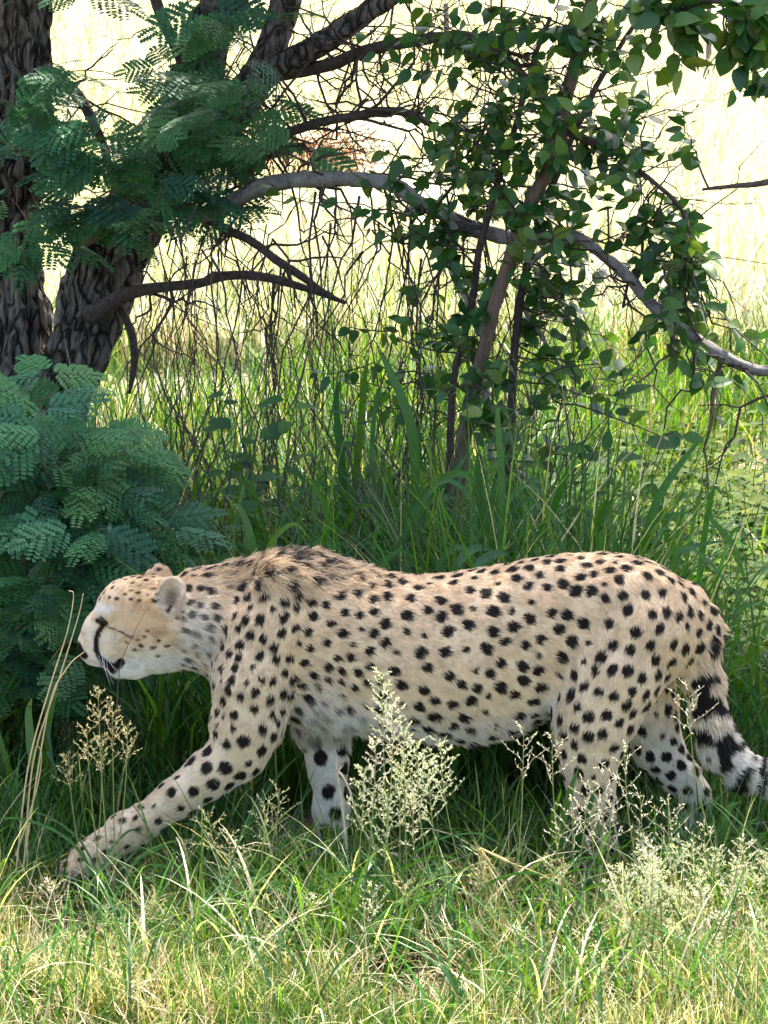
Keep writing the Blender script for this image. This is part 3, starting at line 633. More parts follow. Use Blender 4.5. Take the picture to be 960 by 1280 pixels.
# ------------------------------------------------------------------ leaf shapes
def leaf_mesh(name, mat, tint, wid=.62, fold=.18, curl=.25, tipk=1.0, n=5):
    """ovate leaf of unit length along +X, folded on its midrib"""
    mb = MB(); t = np.linspace(0, 1, n + 1); w = wid * .5 * np.sin(math.pi * np.clip(t, 0, 1) ** .8) ** .75 * (1 - .25 * t * tipk); z = -curl * t ** 2
    mid = np.stack([t, 0 * t, z], -1); Lf = np.stack([t, w, z + fold * w], -1); Rt = np.stack([t, -w, z + fold * w], -1)
    v = np.vstack([mid, Lf, Rt]); m = n + 1; f = []
    for i in range(n): f += [[i, i + 1, m + i + 1, m + i], [i + 1, i, 2 * m + i, 2 * m + i + 1]]
    mb.add(v, None, f, tint); return mb.mesh(name, mat)
def frond_mesh(name, mat, tint, pairs=5, lf=9):
    """feathery twice-divided leaf of unit length along +X"""
    mb = MB(); tube(mb, np.stack([np.linspace(0, 1, 5), 0 * np.linspace(0, 1, 5), -.16 * np.linspace(0, 1, 5) ** 2], -1), .006, 3, np.array(tint) * .8)
    for i in range(pairs + 1):
        s0 = .22 + .72 * i / pairs; base = np.array([s0, 0, -.16 * s0 ** 2]); L = (.40 - .10 * abs(i / pairs - .4)) * random.uniform(.9, 1.1)
        for sd_ in ((-1, 1) if i < pairs else (0,)):
            a = sd_ * math.radians(random.uniform(48, 62)); dr = np.array([math.cos(a), math.sin(a), -.18]); pr = np.array([-math.sin(a), math.cos(a), 0])
            for q in range(lf):
                u = (q + .6) / lf; c = base + dr * L * u + np.array([0, 0, -.07 * u * u]); ll = .15 * (1 - .45 * abs(u - .45)); ww = .040
                for s2 in (-1, 1):
                    d2 = norm(pr * s2 * .9 + dr * .42); e = np.array([0, 0, random.uniform(-.02, .02)])
                    sdv = np.cross(d2, [0, 0, 1.]); tip = c + d2 * ll + e; mid_ = c + d2 * ll * .5 + e * .5 + np.array([0, 0, .006])
                    mb.add([c, mid_ + sdv * ww, tip, mid_ - sdv * ww], None, [[0, 1, 2, 3]], np.array(tint) * random.uniform(.85, 1.15))
    return mb.mesh(name, mat, smooth=False)
def frame(d, nrm):
    d = norm(np.asarray(d, float)); nrm = np.asarray(nrm, float); y = norm(np.cross(nrm, d)); z = np.cross(d, y); return np.stack([d, y, z], 1)
def place(name, me, parent, pos, d, nrm, size):
    o = bpy.data.objects.new(name, me); COL.objects.link(o); o.parent = parent; R = frame(d, nrm); s = np.ones(3) * size
    m = Matrix.Identity(4)
    for i in range(3):
        for j in range(3): m[i][j] = R[i, j] * s[j]
        m[i][3] = pos[i] - parent.location[i]
    o.matrix_local = m; return o
def merge_leaves(mb, me_list, items):
    cache = []
    for me in me_list:
        v = np.zeros(len(me.vertices) * 3, np.float32); me.vertices.foreach_get('co', v); c = np.zeros(len(me.vertices) * 4, np.float32); me.attributes['tint'].data.foreach_get('color', c)
        cache.append((v.reshape(-1, 3), np.array([list(p.vertices) for p in me.polygons if len(p.vertices) == 4]), c.reshape(-1, 4)[:, :3]))
    for pos, d, nrm, size in items:
        v, f, c = cache[random.randrange(len(cache))]; mb.add((v * size) @ frame(d, nrm).T + pos, None, f, c * random.uniform(.7, 1.3))
def place_leaves(name, stuff_name, mat, mes, parent, items, limit=300):
    """the leaves that show largest become parts of their own, the rest one part"""
    def key(it):
        px, py = proj(it[0]); out = 0 if -20 < px < 980 and -20 < py < 1300 else 10; return out - it[3] / np.linalg.norm(it[0] - CAM)
    items = sorted(items, key=key)
    for pos, d, nrm, size in items[:limit]: place(name, random.choice(mes), parent, pos, d, nrm, size)
    if len(items) > limit:
        mb = MB(); merge_leaves(mb, mes, items[limit:]); o = mb.obj(stuff_name, mat, parent); o['kind'] = 'stuff'
def wander(a, b, n=9, jit=.08, sag=0.0):
    a, b = np.asarray(a, float), np.asarray(b, float); t = np.linspace(0, 1, n)[:, None]; L = np.linalg.norm(b - a)
    k = RNG.normal(0, 1, (n, 3)); k = np.cumsum(k, 0); k = k - k[0] - (k[-1] - k[0]) * t; p = a + (b - a) * t + k * L * jit * .35; p[:, 2] -= sag * L * (t[:, 0] * (1 - t[:, 0])) * 4
    return p

# ------------------------------------------------------------------ the big tree on the left
def BR(path, n=None, jit=0.0):
    """branch traced as (px, py, Y, r px) -> smooth points and radii in metres"""
    w = np.array([P(a, b, c) for a, b, c, r in path]); r = np.array([rr * pxm(c, .9) for a, b, c, rr in path]); n = n or max(12, len(path) * 6)
    q = catmull(np.hstack([w, r[:, None]]), n)
    if jit: q[:, :3] += (np.stack([vnoise(q[:, :3] * 9, s) for s in (71, 72, 73)], -1) - .5) * jit
    return q[:, :3], np.maximum(q[:, 3], .0015)
ty = 3.0
tree_base = G(30, 690); tree_base[2] = 0
tree = thing('thorn_tree', 'dark rough barked tree with forked trunk and feathery leaves', 'tree', tree_base)
def limb(name, path, mat, parent, sides=12, rough=.0, seed=0, n=None, jit=.02):
    p, r = BR(path, n, jit); mb = MB(); tube(mb, p, r, sides, rough=rough, seed=seed); mb.obj(name, mat, parent); return p, r
TR = []
TR.append(limb('trunk', [(25, 760, 2.85, 105), (22, 660, 2.9, 86), (18, 540, 2.95, 72), (14, 430, 3.0, 58), (8, 300, 3.0, 46), (10, 180, 3.0, 48), (14, 60, 3.0, 52), (18, -80, 3.0, 50), (40, -330, 3.0, 46)], M['bark'], tree, 96, .034, 1, 260))
TR.append(limb('trunk', [(52, 690, 2.9, 66), (60, 580, 2.85, 52), (82, 470, 2.8, 45), (125, 350, 2.8, 45), (175, 250, 2.82, 42), (218, 160, 2.9, 38), (256, 70, 2.95, 32), (290, -20, 3.0, 30), (370, -220, 2.8, 26)], M['bark'], tree, 84, .028, 2, 240))
TR.append(limb('limb', [(178, 262, 2.85, 26), (240, 195, 2.85, 25), (300, 125, 2.85, 24), (335, 70, 2.85, 21), (356, 10, 2.85, 19), (380, -90, 2.8, 17)], M['bark'], tree, 36, .008, 3, 90))
TR.append(limb('limb', [(322, 100, 2.85, 15), (360, 78, 2.8, 17), (410, 48, 2.75, 16), (460, 14, 2.7, 14), (520, -30, 2.6, 12), (640, -140, 2.4, 9)], M['bark'], tree, 26, .005, 4, 80))
TR.append(limb('limb', [(345, 92, 2.84, 10), (390, 86, 2.78, 9), (440, 68, 2.7, 8.5), (510, 52, 2.6, 8), (585, 46, 2.5, 7), (640, 80, 2.4, 6), (690, 140, 2.3, 5), (720, 200, 2.2, 3)], M['twig'], tree, 10, .002, 5))
TR.append(limb('limb', [(195, 215, 2.8, 13), (260, 200, 2.75, 13), (320, 194, 2.7, 12), (378, 184, 2.68, 6)], M['bark'], tree, 20, .008, 6, 60))
grey = limb('limb', [(95, 300, 2.75, 15), (150, 272, 2.68, 12), (215, 262, 2.6, 11), (265, 266, 2.55, 11), (310, 240, 2.5, 11.5), (350, 227, 2.45, 11.5), (420, 225, 2.35, 10.5), (488, 231, 2.25, 10), (540, 260, 2.15, 10), (600, 289, 2.05, 10), (650, 303, 1.98, 9.5), (715, 298, 1.9, 9), (765, 330, 1.82, 8), (820, 382, 1.75, 8.5), (872, 426, 1.7, 9), (915, 452, 1.66, 8.5), (965, 462, 1.62, 8), (1030, 450, 1.55, 7)], M['limb'], tree, 16, .0035, 7, 170)
TR.append(grey)
TR.append(limb('limb', [(110, 396, 2.7, 14), (180, 362, 2.62, 8), (255, 351, 2.55, 6.5), (330, 344, 2.5, 6.5), (378, 360, 2.46, 5), (430, 378, 2.4, 3)], M['twig'], tree, 10, .002, 8))
TR.append(limb('limb', [(262, 272, 2.55, 7), (305, 296, 2.5, 6), (350, 325, 2.46, 6), (392, 358, 2.44, 5), (418, 373, 2.4, 3)], M['twig'], tree, 10, .002, 9))
TR.append(limb('limb', [(568, 282, 2.1, 6), (564, 330, 2.08, 6), (580, 368, 2.05, 6), (602, 408, 2.02, 6), (607, 470, 2.0, 6), (612, 540, 1.97, 5), (610, 575, 1.96, 4)], M['palewood'], tree, 10, .002, 10))
TR.append(limb('limb', [(612, 572, 1.95, 4), (650, 592, 1.93, 4), (690, 618, 1.9, 3.4), (716, 640, 1.88, 2.6)], M['palewood'], tree, 8, .0015, 11))
TR.append(limb('limb', [(905, 455, 1.67, 4.5), (893, 490, 1.66, 3.6), (889, 525, 1.65, 3), (878, 565, 1.65, 1.6)], M['stem'], tree, 8, .0015, 12))
TR.append(limb('limb', [(712, 300, 1.9, 6), (668, 330, 1.95, 4), (656, 380, 1.95, 3.5), (700, 460, 1.9, 2)], M['limb'], tree, 8, .001, 13))
TR.append(limb('limb', [(100, 575, 2.8, 8), (103, 500, 2.78, 8), (108, 430, 2.76, 8), (120, 370, 2.75, 7)], M['bark'], tree, 12, .003, 14))
TR.append(limb('limb', [(150, 380, 2.72, 6), (165, 425, 2.7, 6), (166, 460, 2.7, 5), (160, 490, 2.7, 3)], M['twig'], tree, 8, .002, 15))
TR.append(limb('limb', [(228, 75, 2.8, 8), (212, 45, 2.78, 8), (195, 10, 2.76, 8), (180, -40, 2.75, 7)], M['twig'], tree, 8, .002, 16))
TR.append(limb('limb', [(60, 95, 2.95, 12), (95, 120, 2.9, 8), (125, 180, 2.85, 6), (150, 260, 2.82, 5)], M['twig'], tree, 8, .002, 17))
TR.append(limb('limb', [(300, 225, 2.6, 9), (345, 175, 2.55, 7), (420, 148, 2.5, 6.5), (500, 140, 2.45, 6), (560, 170, 2.4, 4), (620, 210, 2.35, 2.5)], M['twig'], tree, 8, .002, 18))
# twigs: crooked, thorny, forking
def twig_tree(mb, a, b, r, depth=0, tips=None):
    p = wander(a, b, 8 if depth == 0 else 6, .16); rr = np.linspace(r, r * .35, len(p)); tube(mb, p, rr, 4 if r < .004 else 5)
    L = np.linalg.norm(np.asarray(b) - a)
    if tips is not None: tips.append(p)
    for i in range(1, len(p)):                     # thorns
        if random.random() < .5:
            d = norm(RNG.normal(0, 1, 3)); tube(mb, [p[i], p[i] + d * random.uniform(.008, .022)], [rr[i] * .5, .0003], 3)
    if depth < 2:
        for _ in range(random.choice((1, 2, 2, 3))):
            i = random.randrange(2, len(p)); d = norm(norm(p[i] - p[i - 1]) + RNG.normal(0, .55, 3) * np.array([1, .7, 1])); twig_tree(mb, p[i], p[i] + d * L * random.uniform(.35, .65), rr[i] * .7, depth + 1, tips)
tw = MB()
def sprout(path, count, lo, hi, down=.3, rr=(.0026, .0058), t0=.1):
    pts, r = path
    for _ in range(count):
        i = int(len(pts) * random.uniform(t0, .98)); d = norm(RNG.normal(0, 1, 3) * np.array([1, .6, 1]) + np.array([.25, 0, -down])); twig_tree(tw, pts[i], pts[i] + d * random.uniform(lo, hi), random.uniform(*rr))
sprout(grey, 44, .15, .45, .25); sprout(TR[7], 10, .12, .35, .5); sprout(TR[8], 8, .12, .3, .4); sprout(TR[4], 24, .15, .45, .3); sprout(TR[-1], 34, .15, .45, .15)
sprout(TR[3], 10, .15, .4, .3, t0=.2); sprout(TR[2], 14, .15, .45, .2); sprout(TR[-1], 16, .2, .5, -.3); sprout(TR[4], 12, .2, .5, -.3); sprout(TR[1], 18, .2, .5, .0, t0=.5); sprout(TR[5], 10, .12, .35, .0); sprout(TR[-2], 10, .15, .4, .2); sprout(TR[-3], 8, .15, .35, -.3); sprout(TR[9], 8, .08, .25, .2); sprout(TR[0], 22, .2, .5, -.1, t0=.5)
for _ in range(70):        # hanging tangle between the limbs and the grass
    px = random.uniform(190, 720); a = P(px, random.uniform(230, 360), random.uniform(2.0, 2.6)); b = P(px + random.uniform(-60, 60), random.uniform(380, 560), random.uniform(1.9, 2.6)); twig_tree(tw, a, b, random.uniform(.002, .0042), 1)
tag(tw.obj('twigs', M['twig'], tree), kind='stuff')

ts = MB()
for _ in range(150):
    y = random.uniform(.9, 3.0); px = random.uniform(170, 700); b0 = P(px, 600, y); b0[2] = 0; h = random.uniform(.55, 1.15) * (.75 + .1 * y); tube(ts, wander(b0, b0 + np.array([random.gauss(0, .14), random.gauss(0, .1), h]), 9, .09), np.linspace(.0034, .0012, 9), 4)
    if random.random() < .7:
        q = b0 + np.array([0, 0, h * .5]); tube(ts, wander(q, q + np.array([random.gauss(0, .16), random.gauss(0, .1), h * .4]), 6, .1), np.linspace(.0022, .0008, 6), 3)
tag(ts.obj('thicket_stems', M['twig']), 'tangle of thin dark stems standing in the tall grass under the tree', 'stems', kind='stuff')
FT = (.070, .205, .090)
FR = [frond_mesh('frond', M['frond'], FT, 5, 6), frond_mesh('frond', M['frond'], (.060, .175, .098), 4, 6), frond_mesh('frond', M['frond'], (.095, .235, .085), 5, 6)]
def fronds_blob(parent, blobs, leaf_name, size, stems=None, smat=None):
    """feathery leaves on short twigs spread through blobs (px, py, rx, ry, Y, dY, count)"""
    items = []; sm = MB()
    for cx, cy, rx, ry, Y0, dY, cnt in blobs:
        for _ in range(cnt):
            u = norm(RNG.normal(0, 1, 3)) * random.random() ** .4; px, py = cx + rx * u[0], cy + ry * u[1]; y = Y0 + dY * u[2]
            c = P(px, py, y); tip = c + np.array([random.uniform(-.10, .10), random.uniform(-.10, .02), random.uniform(-.02, .09)])
            st = c - norm(c - P(cx, cy + ry * .3, Y0)) * .05; tube(sm, wander(st, tip, 4, .1), .0018, 3)
            for _k in range(random.choice((1, 2, 2, 3))):
                a = random.uniform(0, 6.283); d = np.array([math.cos(a), math.sin(a) * .8 - .25, random.uniform(-.6, .35)]); items.append((tip, d, norm(np.array([random.uniform(-.6, .6), random.uniform(-1.2, .1), random.uniform(.35, 1.)])), size * random.uniform(.7, 1.25)))
    tag(sm.obj('leaf_twigs', M['stem'], parent), kind='stuff'); return items
it = fronds_blob(tree, [(70, 190, 75, 35, 2.6, .25, 12), (150, 200, 75, 40, 2.5, .25, 13), (245, 145, 70, 50, 2.6, .2, 11), (300, 150, 50, 60, 2.55, .2, 12), (200, 240, 100, 35, 2.5, .2, 15), (60, 290, 45, 40, 2.5, .2, 11), (165, 285, 40, 28, 2.5, .2, 9), (30, 150, 35, 30, 2.6, .1, 4), (330, 205, 60, 25, 2.5, .2, 6), (170, 95, 50, 20, 2.6, .2, 3), (295, 40, 25, 40, 2.55, .2, 5), (60, 10, 30, 20, 2.6, .2, 2)], 'frond', .135)
place_leaves('frond', 'foliage', M['frond'], FR, tree, it, 280)

# crown: small leaf sprays through the volume above the frame, carried by boughs
def crown():  # unseen from the camera; outline cut and thinned to shape the shade it throws
    mb = MB(); bo = MB(); cen = np.array([-.35, 2.5, 3.4]); rad = np.array([2.7, 2.2, 1.0])
    kx, ky = SUNV.x / SUNV.z, SUNV.y / SUNV.z
    def shade_ok(c, soft=0.0):
        ys = c[1] - (c[2] - .3) * ky; xs = c[0] - (c[2] - .3) * kx; return -.27 + soft < ys < 2.5 - 1.4 * float(smooth01(np.array(xs), .2, .8)) + soft
    tops = [TR[0][0][-1], TR[1][0][-1], TR[2][0][-1], TR[3][0][-1]]
    hubs = []
    while len(hubs) < 120:
        u = RNG.uniform(-1, 1, 3)
        if np.linalg.norm(u) < 1:
            c = cen + u * rad
            if c[2] > 2.55 and shade_ok(c) and not (c[1] - c[2] * ky > 1.0 and random.random() < .6): hubs.append(c)
    hubs = np.array(hubs)
    for h in hubs:
        s = tops[int(np.argmin([np.linalg.norm(h - t) for t in tops]))]; tube(bo, wander(s, h, 9, .12), np.linspace(.02, .004, 9), 5)
    n = 22000; h = hubs[RNG.integers(0, len(hubs), n)]; c = h + RNG.normal(0, 1, (n, 3)) * np.array([.30, .30, .17]); c = c[c[:, 2] > 2.42]; c = c[np.array([shade_ok(q, random.uniform(-.07, .07)) for q in c])]; n = len(c)
    az = U(0, 6.283, n); tl = U(-.5, .3, n); d = np.stack([np.cos(az) * np.cos(tl), np.sin(az) * np.cos(tl), np.sin(tl)], -1); s = norm(np.cross(d, norm(RNG.normal(0, .5, (n, 3)) + np.array([0, 0, 1.])))); L = U(.07, .13, n)
    V = []; F = []
    col = palette(n, [FT, (.05, .14, .05)], [1, 1])
    for k in range(4):           # four leaflet pairs along each spray
        b0 = c + d * (L * (.15 + .26 * k))[:, None]
        for sg in (-1, 1):
            dd = d * .45 + s * sg * .9; tip = b0 + dd * (L * .42)[:, None]; mid = b0 + dd * (L * .21)[:, None]; wv = norm(np.cross(dd, np.cross(d, s))) * (L * .10)[:, None]
            base = len(V) * n; V += [b0, mid + wv, tip, mid - wv]; i = np.arange(n); F.append(np.stack([base + i, base + n + i, base + 2 * n + i, base + 3 * n + i], -1))
    mb.add(np.concatenate(V), None, np.concatenate(F), np.tile(col, (len(V), 1)))
    tag(mb.obj('crown', M['frond'], tree, smooth=False), kind='stuff'); tag(bo.obj('boughs', M['bark'], tree), kind='stuff')
crown()

# ------------------------------------------------------------------ round-leaved shrub on the right
LT = (.058, .160, .036)
LV = [leaf_mesh('leaf', M['leaf'], LT, .62, .16, .22), leaf_mesh('leaf', M['leaf'], (.080, .185, .034), .58, .22, .30), leaf_mesh('leaf', M['leaf'], (.044, .125, .036), .72, .10, .15), leaf_mesh('leaf', M['leaf'], (.13, .21, .035), .6, .15, .25)]
def sprays(parent, mb, targets, size, starts, r=.003, per=(6, 11), droop=.25):
    items = []
    for tgt in targets:
        s = starts[int(np.argmin(np.linalg.norm(starts - tgt, axis=1) + RNG.random(len(starts)) * .15))]; p = wander(s, tgt, 10, .12); L = np.linalg.norm(tgt - s)
        if L > .45: p = wander(s + (tgt - s) * (1 - .45 / L), tgt, 9, .14)
        tube(mb, p, np.linspace(r, r * .4, len(p)), 4); q = catmull(p, 40); k = random.randint(*per)
        for j in range(k):
            i = int(39 * (.25 + .75 * (j + random.random() * .5) / k)); i = min(i, 38); tg = norm(q[i + 1] - q[i]); a = random.uniform(0, 6.283); sd_ = norm(np.cross(tg, [math.cos(a), .3, math.sin(a)]))
            d = norm(tg * .55 + sd_ * 1.2 + np.array([0, -.1, -droop * random.uniform(-.4, 1.2)])); nrm = norm(np.array([random.uniform(-.7, .7), random.uniform(-1.3, .5), random.uniform(.2, 1.0)])); items.append((q[i] + d * .006, d, nrm, size * random.uniform(.65, 1.25)))
    return items
def blob_targets(blobs):
    out = []
    for cx, cy, rx, ry, Y0, dY, cnt in blobs:
        for _ in range(cnt): u = RNG.normal(0, .62, 3); out.append(P(cx + rx * u[0] * 1.1, cy + ry * u[1] * 1.1, Y0 + dY * u[2]))
    return out
sb = G(568, 690); sb[2] = 0
shrub = thing('round_leaved_shrub', 'leafy shrub with oval green leaves and a slender leaning brown stem', 'shrub', sb)
ST = []
ST.append(limb('stem', [(560, 690, 1.75, 10), (575, 575, 1.76, 10), (592, 505, 1.78, 9.5), (611, 408, 1.8, 9), (642, 305, 1.82, 9.5), (690, 188, 1.85, 9), (716, 98, 1.88, 8.5), (745, -5, 1.9, 8), (780, -120, 1.95, 7)], M['stem'], shrub, 14, .002, 21, 90))
ST.append(limb('stem', [(560, 640, 1.85, 6), (567, 500, 1.9, 5), (588, 370, 1.95, 5), (612, 250, 2.0, 4.5), (650, 130, 2.05, 4), (690, 20, 2.1, 3)], M['twig'], shrub, 8, .001, 22))
ST.append(limb('stem', [(625, 640, 1.85, 6), (640, 480, 1.9, 5.5), (655, 365, 1.95, 5.5), (690, 230, 2.0, 4.5), (740, 120, 2.05, 4), (800, 20, 2.1, 3)], M['twig'], shrub, 8, .001, 23))
ST.append(limb('stem', [(700, 165, 1.86, 5), (770, 190, 1.82, 4), (840, 250, 1.8, 3), (860, 330, 1.8, 2)], M['twig'], shrub, 8, .001, 24))
starts = np.concatenate([s[0] for s in ST])
smb = MB()
bl = [(690, 120, 100, 95, 1.9, .35, 27), (620, 90, 85, 75, 1.95, .3, 14), (740, 210, 80, 80, 1.85, .3, 16), (650, 240, 85, 60, 1.9, .3, 13), (560, 180, 60, 60, 2.0, .2, 13), (720, 300, 70, 40, 1.85, .2, 15), (500, 225, 60, 45, 2.0, .2, 10), (480, 275, 45, 30, 2.0, .2, 6), (760, 60, 60, 60, 1.9, .2, 14), (850, 290, 70, 50, 1.8, .2, 10), (800, 370, 80, 45, 1.75, .2, 9), (620, 345, 80, 40, 1.9, .2, 10), (700, 420, 110, 50, 1.9, .3, 16), (560, 430, 70, 50, 2.0, .3, 7), (780, 470, 110, 50, 1.7, .3, 12), (640, 500, 90, 50, 1.6, .3, 9), (420, 420, 70, 50, 2.1, .2, 5), (880, 520, 70, 50, 1.5, .3, 7), (880, 380, 40, 30, 1.7, .15, 5), (560, 40, 60, 40, 2.0, .2, 9), (850, 130, 40, 40, 1.75, .2, 4)]
it = sprays(shrub, smb, blob_targets(bl), .053, starts)
for _ in range(40):
    i = random.randrange(len(starts)); a = starts[i]
    if a[2] > .9: twig_tree(smb, a, a + norm(RNG.normal(0, 1, 3) * np.array([1, .5, 1])) * random.uniform(.15, .4), .0025)
for a, b in (((790, 345), (955, 175)), ((700, 300), (960, 330)), ((830, 240), (790, 330)), ((750, 200), (950, 255)), ((640, 300), (820, 520)), ((700, 340), (740, 470)), ((860, 300), (950, 440)), ((760, 260), (800, 480)), ((880, 560), (880, 690))): twig_tree(smb, P(*a, 1.8), P(*b, 1.75), .003)
tag(smb.obj('twigs', M['twig'], shrub), kind='stuff'); place_leaves('leaf', 'foliage', M['leaf'], LV, shrub, it, 300)

# overhanging branch of larger leaves, upper right, nearer
ob = G(1060, 900); ob[2] = 0
over = thing('overhanging_shrub', 'shrub with large dark oval leaves drooping into the top right corner', 'shrub', ob)
O1 = limb('stem', [(1075, 900, .7, 14), (1060, 600, .75, 12), (1040, 300, .8, 10), (1010, 60, .85, 9), (960, -40, .9, 7), (880, -60, .9, 6)], M['stem'], over, 12, .002, 25, 70)
O2 = limb('branch', [(1010, 60, .85, 6), (960, 20, .85, 5), (900, 5, .9, 4), (840, 10, .95, 3)], M['twig'], over, 8, .001, 26)
O3 = limb('branch', [(1040, 300, .8, 6), (990, 235, .8, 5), (940, 235, .8, 4), (880, 240, .82, 2)], M['twig'], over, 8, .001, 27)
omb = MB(); osx = np.concatenate([O1[0][25:], O2[0], O3[0]])
it = sprays(over, omb, blob_targets([(890, 20, 80, 40, .9, .12, 16), (940, 60, 35, 45, .85, .1, 9), (800, 15, 60, 30, .95, .1, 9), (925, 105, 40, 25, .85, .08, 5), (850, 65, 50, 30, .9, .08, 7)]), .070, osx, .0028, (4, 8), .35)
tag(omb.obj('twigs', M['twig'], over), kind='stuff'); place_leaves('leaf', 'foliage', M['leaf'], LV, over, it, 200)

# ------------------------------------------------------------------ feathery bush, lower left
fb = G(70, 880); fb[2] = 0
bush = thing('feathery_bush', 'low bush of feathery blue green leaves beside the cheetah\'s face', 'bush', fb)
by = .75
for i, (a, b) in enumerate(((40, 520), (95, 540), (150, 600), (10, 600), (180, 690), (60, 640))):
    limb('stem', [(70 + random.uniform(-20, 20), 900, by, 5), (70 + (a - 70) * .5, (b + 900) / 2, by + random.uniform(-.1, .1), 4), (a, b, by + random.uniform(-.15, .15), 2.5)], M['stem'], bush, 6, 0, 30 + i)
it = fronds_blob(bush, [(40, 560, 60, 45, .75, .15, 20), (120, 590, 60, 40, .75, .15, 18), (60, 650, 85, 50, .7, .2, 34), (150, 680, 60, 45, .65, .15, 20), (40, 740, 75, 55, .65, .2, 32), (110, 770, 55, 50, .62, .12, 18), (30, 830, 60, 45, .6, .15, 22), (85, 850, 50, 35, .6, .12, 10), (-40, 680, 60, 130, .75, .2, 26), (190, 650, 30, 40, .7, .1, 7), (10, 510, 40, 25, .8, .1, 6)], 'frond', .115)
place_leaves('frond', 'foliage', M['frond'], FR, bush, it, 300)

# ------------------------------------------------------------------ broad-bladed grass clumps behind the animal
def strip(pts, w, tint, side=None, fold=.25):
    """one leaf blade: a ribbon folded on its midrib, tapering to a point"""
    pts = catmull(pts, 12); T = norm(np.gradient(pts, axis=0)); n = len(pts); t = np.linspace(0, 1, n)
    s = norm(np.cross(T, norm(np.array(side if side is not None else [random.uniform(-.4, .4), -1, .35])))); up = np.cross(s, T)
    ww = w * .5 * np.minimum(.5 + 2.2 * t, 1) * (1 - t ** 3); L = pts + s * ww[:, None] + up * (ww * fold)[:, None]; R = pts - s * ww[:, None] + up * (ww * fold)[:, None]
    mb = MB(); i = np.arange(n - 1); mb.add(np.vstack([L, pts, R]), None, np.concatenate([np.stack([i, i + 1, n + i + 1, n + i], -1), np.stack([n + i, n + i + 1, 2 * n + i + 1, 2 * n + i], -1)]), tint); return mb
def pix_blade(path, Y, w, tint, parent, dY=0.0):
    pts = [P(a, b, Y + dY * i / (len(path) - 1)) for i, (a, b) in enumerate(path)]; strip(pts, w, tint).obj('blade', M['broad'], parent)
BROAD = (.042, .150, .020); BRL = (.085, .20, .020); BRB = (.06, .16, .055)
def clump_at(px, Y, label, group=None, cnt=7, h=(.35, .6), w=(.010, .018), blades=(), tint=None):
    base = P(px, 640, Y); base[2] = 0; c = thing('broad_grass_clump', label, 'grass clump', base, group); c['kind'] = 'thing'
    for path, ww, tn in blades: pix_blade(path, Y + random.uniform(-.06, .06), ww, tn, c, random.uniform(-.08, .08))
    for _ in range(cnt):
        a = random.uniform(0, 6.283); H = random.uniform(*h); o = np.array([random.uniform(-.05, .05), random.uniform(-.05, .05), 0]); d = np.array([math.cos(a), math.sin(a) * .7, 0]); rch = H * random.uniform(.15, .7); dr = random.uniform(.0, .45)
        p0 = base + o; strip([p0, p0 + d * rch * .2 + np.array([0, 0, H * .55]), p0 + d * rch * .6 + np.array([0, 0, H * .95]), p0 + d * rch + np.array([0, 0, H * (1 - dr)])], random.uniform(*w), tint or random.choice((BROAD, BRL, BRB)), None).obj('blade', M['broad'], c)
    return c
B = BROAD; Lc = BRL; Bb = BRB
clump_at(545, .75, 'broad grass clump with long arching blades in front of the leaning stem', None, 5, blades=[([(495, 690), (530, 630), (565, 592), (600, 610), (612, 690)], .022, B), ([(490, 700), (520, 640), (555, 600), (590, 625), (598, 690)], .014, Bb), ([(600, 690), (602, 640), (597, 590), (598, 552)], .022, Bb), ([(500, 690), (515, 640), (560, 600), (590, 560)], .02, B)])
clump_at(630, .8, 'broad grass clump with pale bent blades beside the grey hanging branch', None, 4, blades=[([(600, 700), (640, 620), (670, 610), (692, 650), (700, 690)], .011, Bb), ([(625, 690), (627, 600), (622, 520), (626, 510)], .018, Bb), ([(660, 695), (690, 640), (705, 600), (712, 580)], .02, B), ([(610, 690), (650, 628), (690, 640), (725, 690)], .01, Bb)])
clump_at(500, 1.5, 'tall upright grass clump with wide dark blades behind the cheetah\'s back', None, 5, (.5, .8), blades=[([(520, 640), (515, 540), (490, 470), (470, 432)], .030, B), ([(440, 640), (448, 560), (455, 480), (462, 440)], .02, Lc), ([(430, 640), (425, 570), (420, 500), (427, 470)], .022, Bb), ([(470, 640), (465, 560), (472, 490), (478, 500)], .014, Bb)])
clump_at(795, .8, 'broad grass clump of stiff wide blades rising over the cheetah\'s rump', None, 4, blades=[([(800, 700), (820, 630), (850, 580), (885, 540)], .022, B), ([(790, 700), (810, 660), (835, 645), (870, 640)], .016, Bb), ([(745, 700), (748, 660), (757, 630), (762, 625)], .024, Lc), ([(770, 700), (765, 665), (752, 640), (730, 650)], .014, Bb), ([(835, 720), (850, 690), (880, 680), (905, 676)], .016, Bb), ([(930, 720), (915, 680), (890, 650), (880, 640)], .016, Bb), ([(800, 705), (795, 680), (820, 662), (838, 662)], .014, Bb)])
clump_at(300, .6, 'broad grass clump with curved pale blades above the cheetah\'s neck', None, 4, blades=[([(320, 700), (312, 665), (300, 635), (288, 630)], .018, Bb), ([(330, 700), (345, 670), (370, 655), (395, 685)], .013, Lc), ([(400, 700), (410, 650), (395, 610), (378, 590)], .016, B), ([(230, 700), (240, 660), (262, 640), (290, 660)], .012, B)])
clump_at(600, .42, 'low grass clump with wide folded blades touching the cheetah\'s back', None, 3, (.3, .42), blades=[([(570, 712), (580, 695), (600, 684), (622, 690)], .022, Bb), ([(592, 712), (605, 698), (628, 690), (640, 700)], .02, Bb), ([(545, 712), (560, 690), (575, 684), (590, 690)], .016, Bb)])
clump_at(905, .75, 'broad grass clump sprawling behind the base of the cheetah\'s tail', None, 7, (.3, .5), blades=[([(905, 880), (915, 820), (935, 800), (960, 795)], .012, Bb), ([(900, 850), (920, 770), (950, 755), (975, 765)], .012, Bb)])
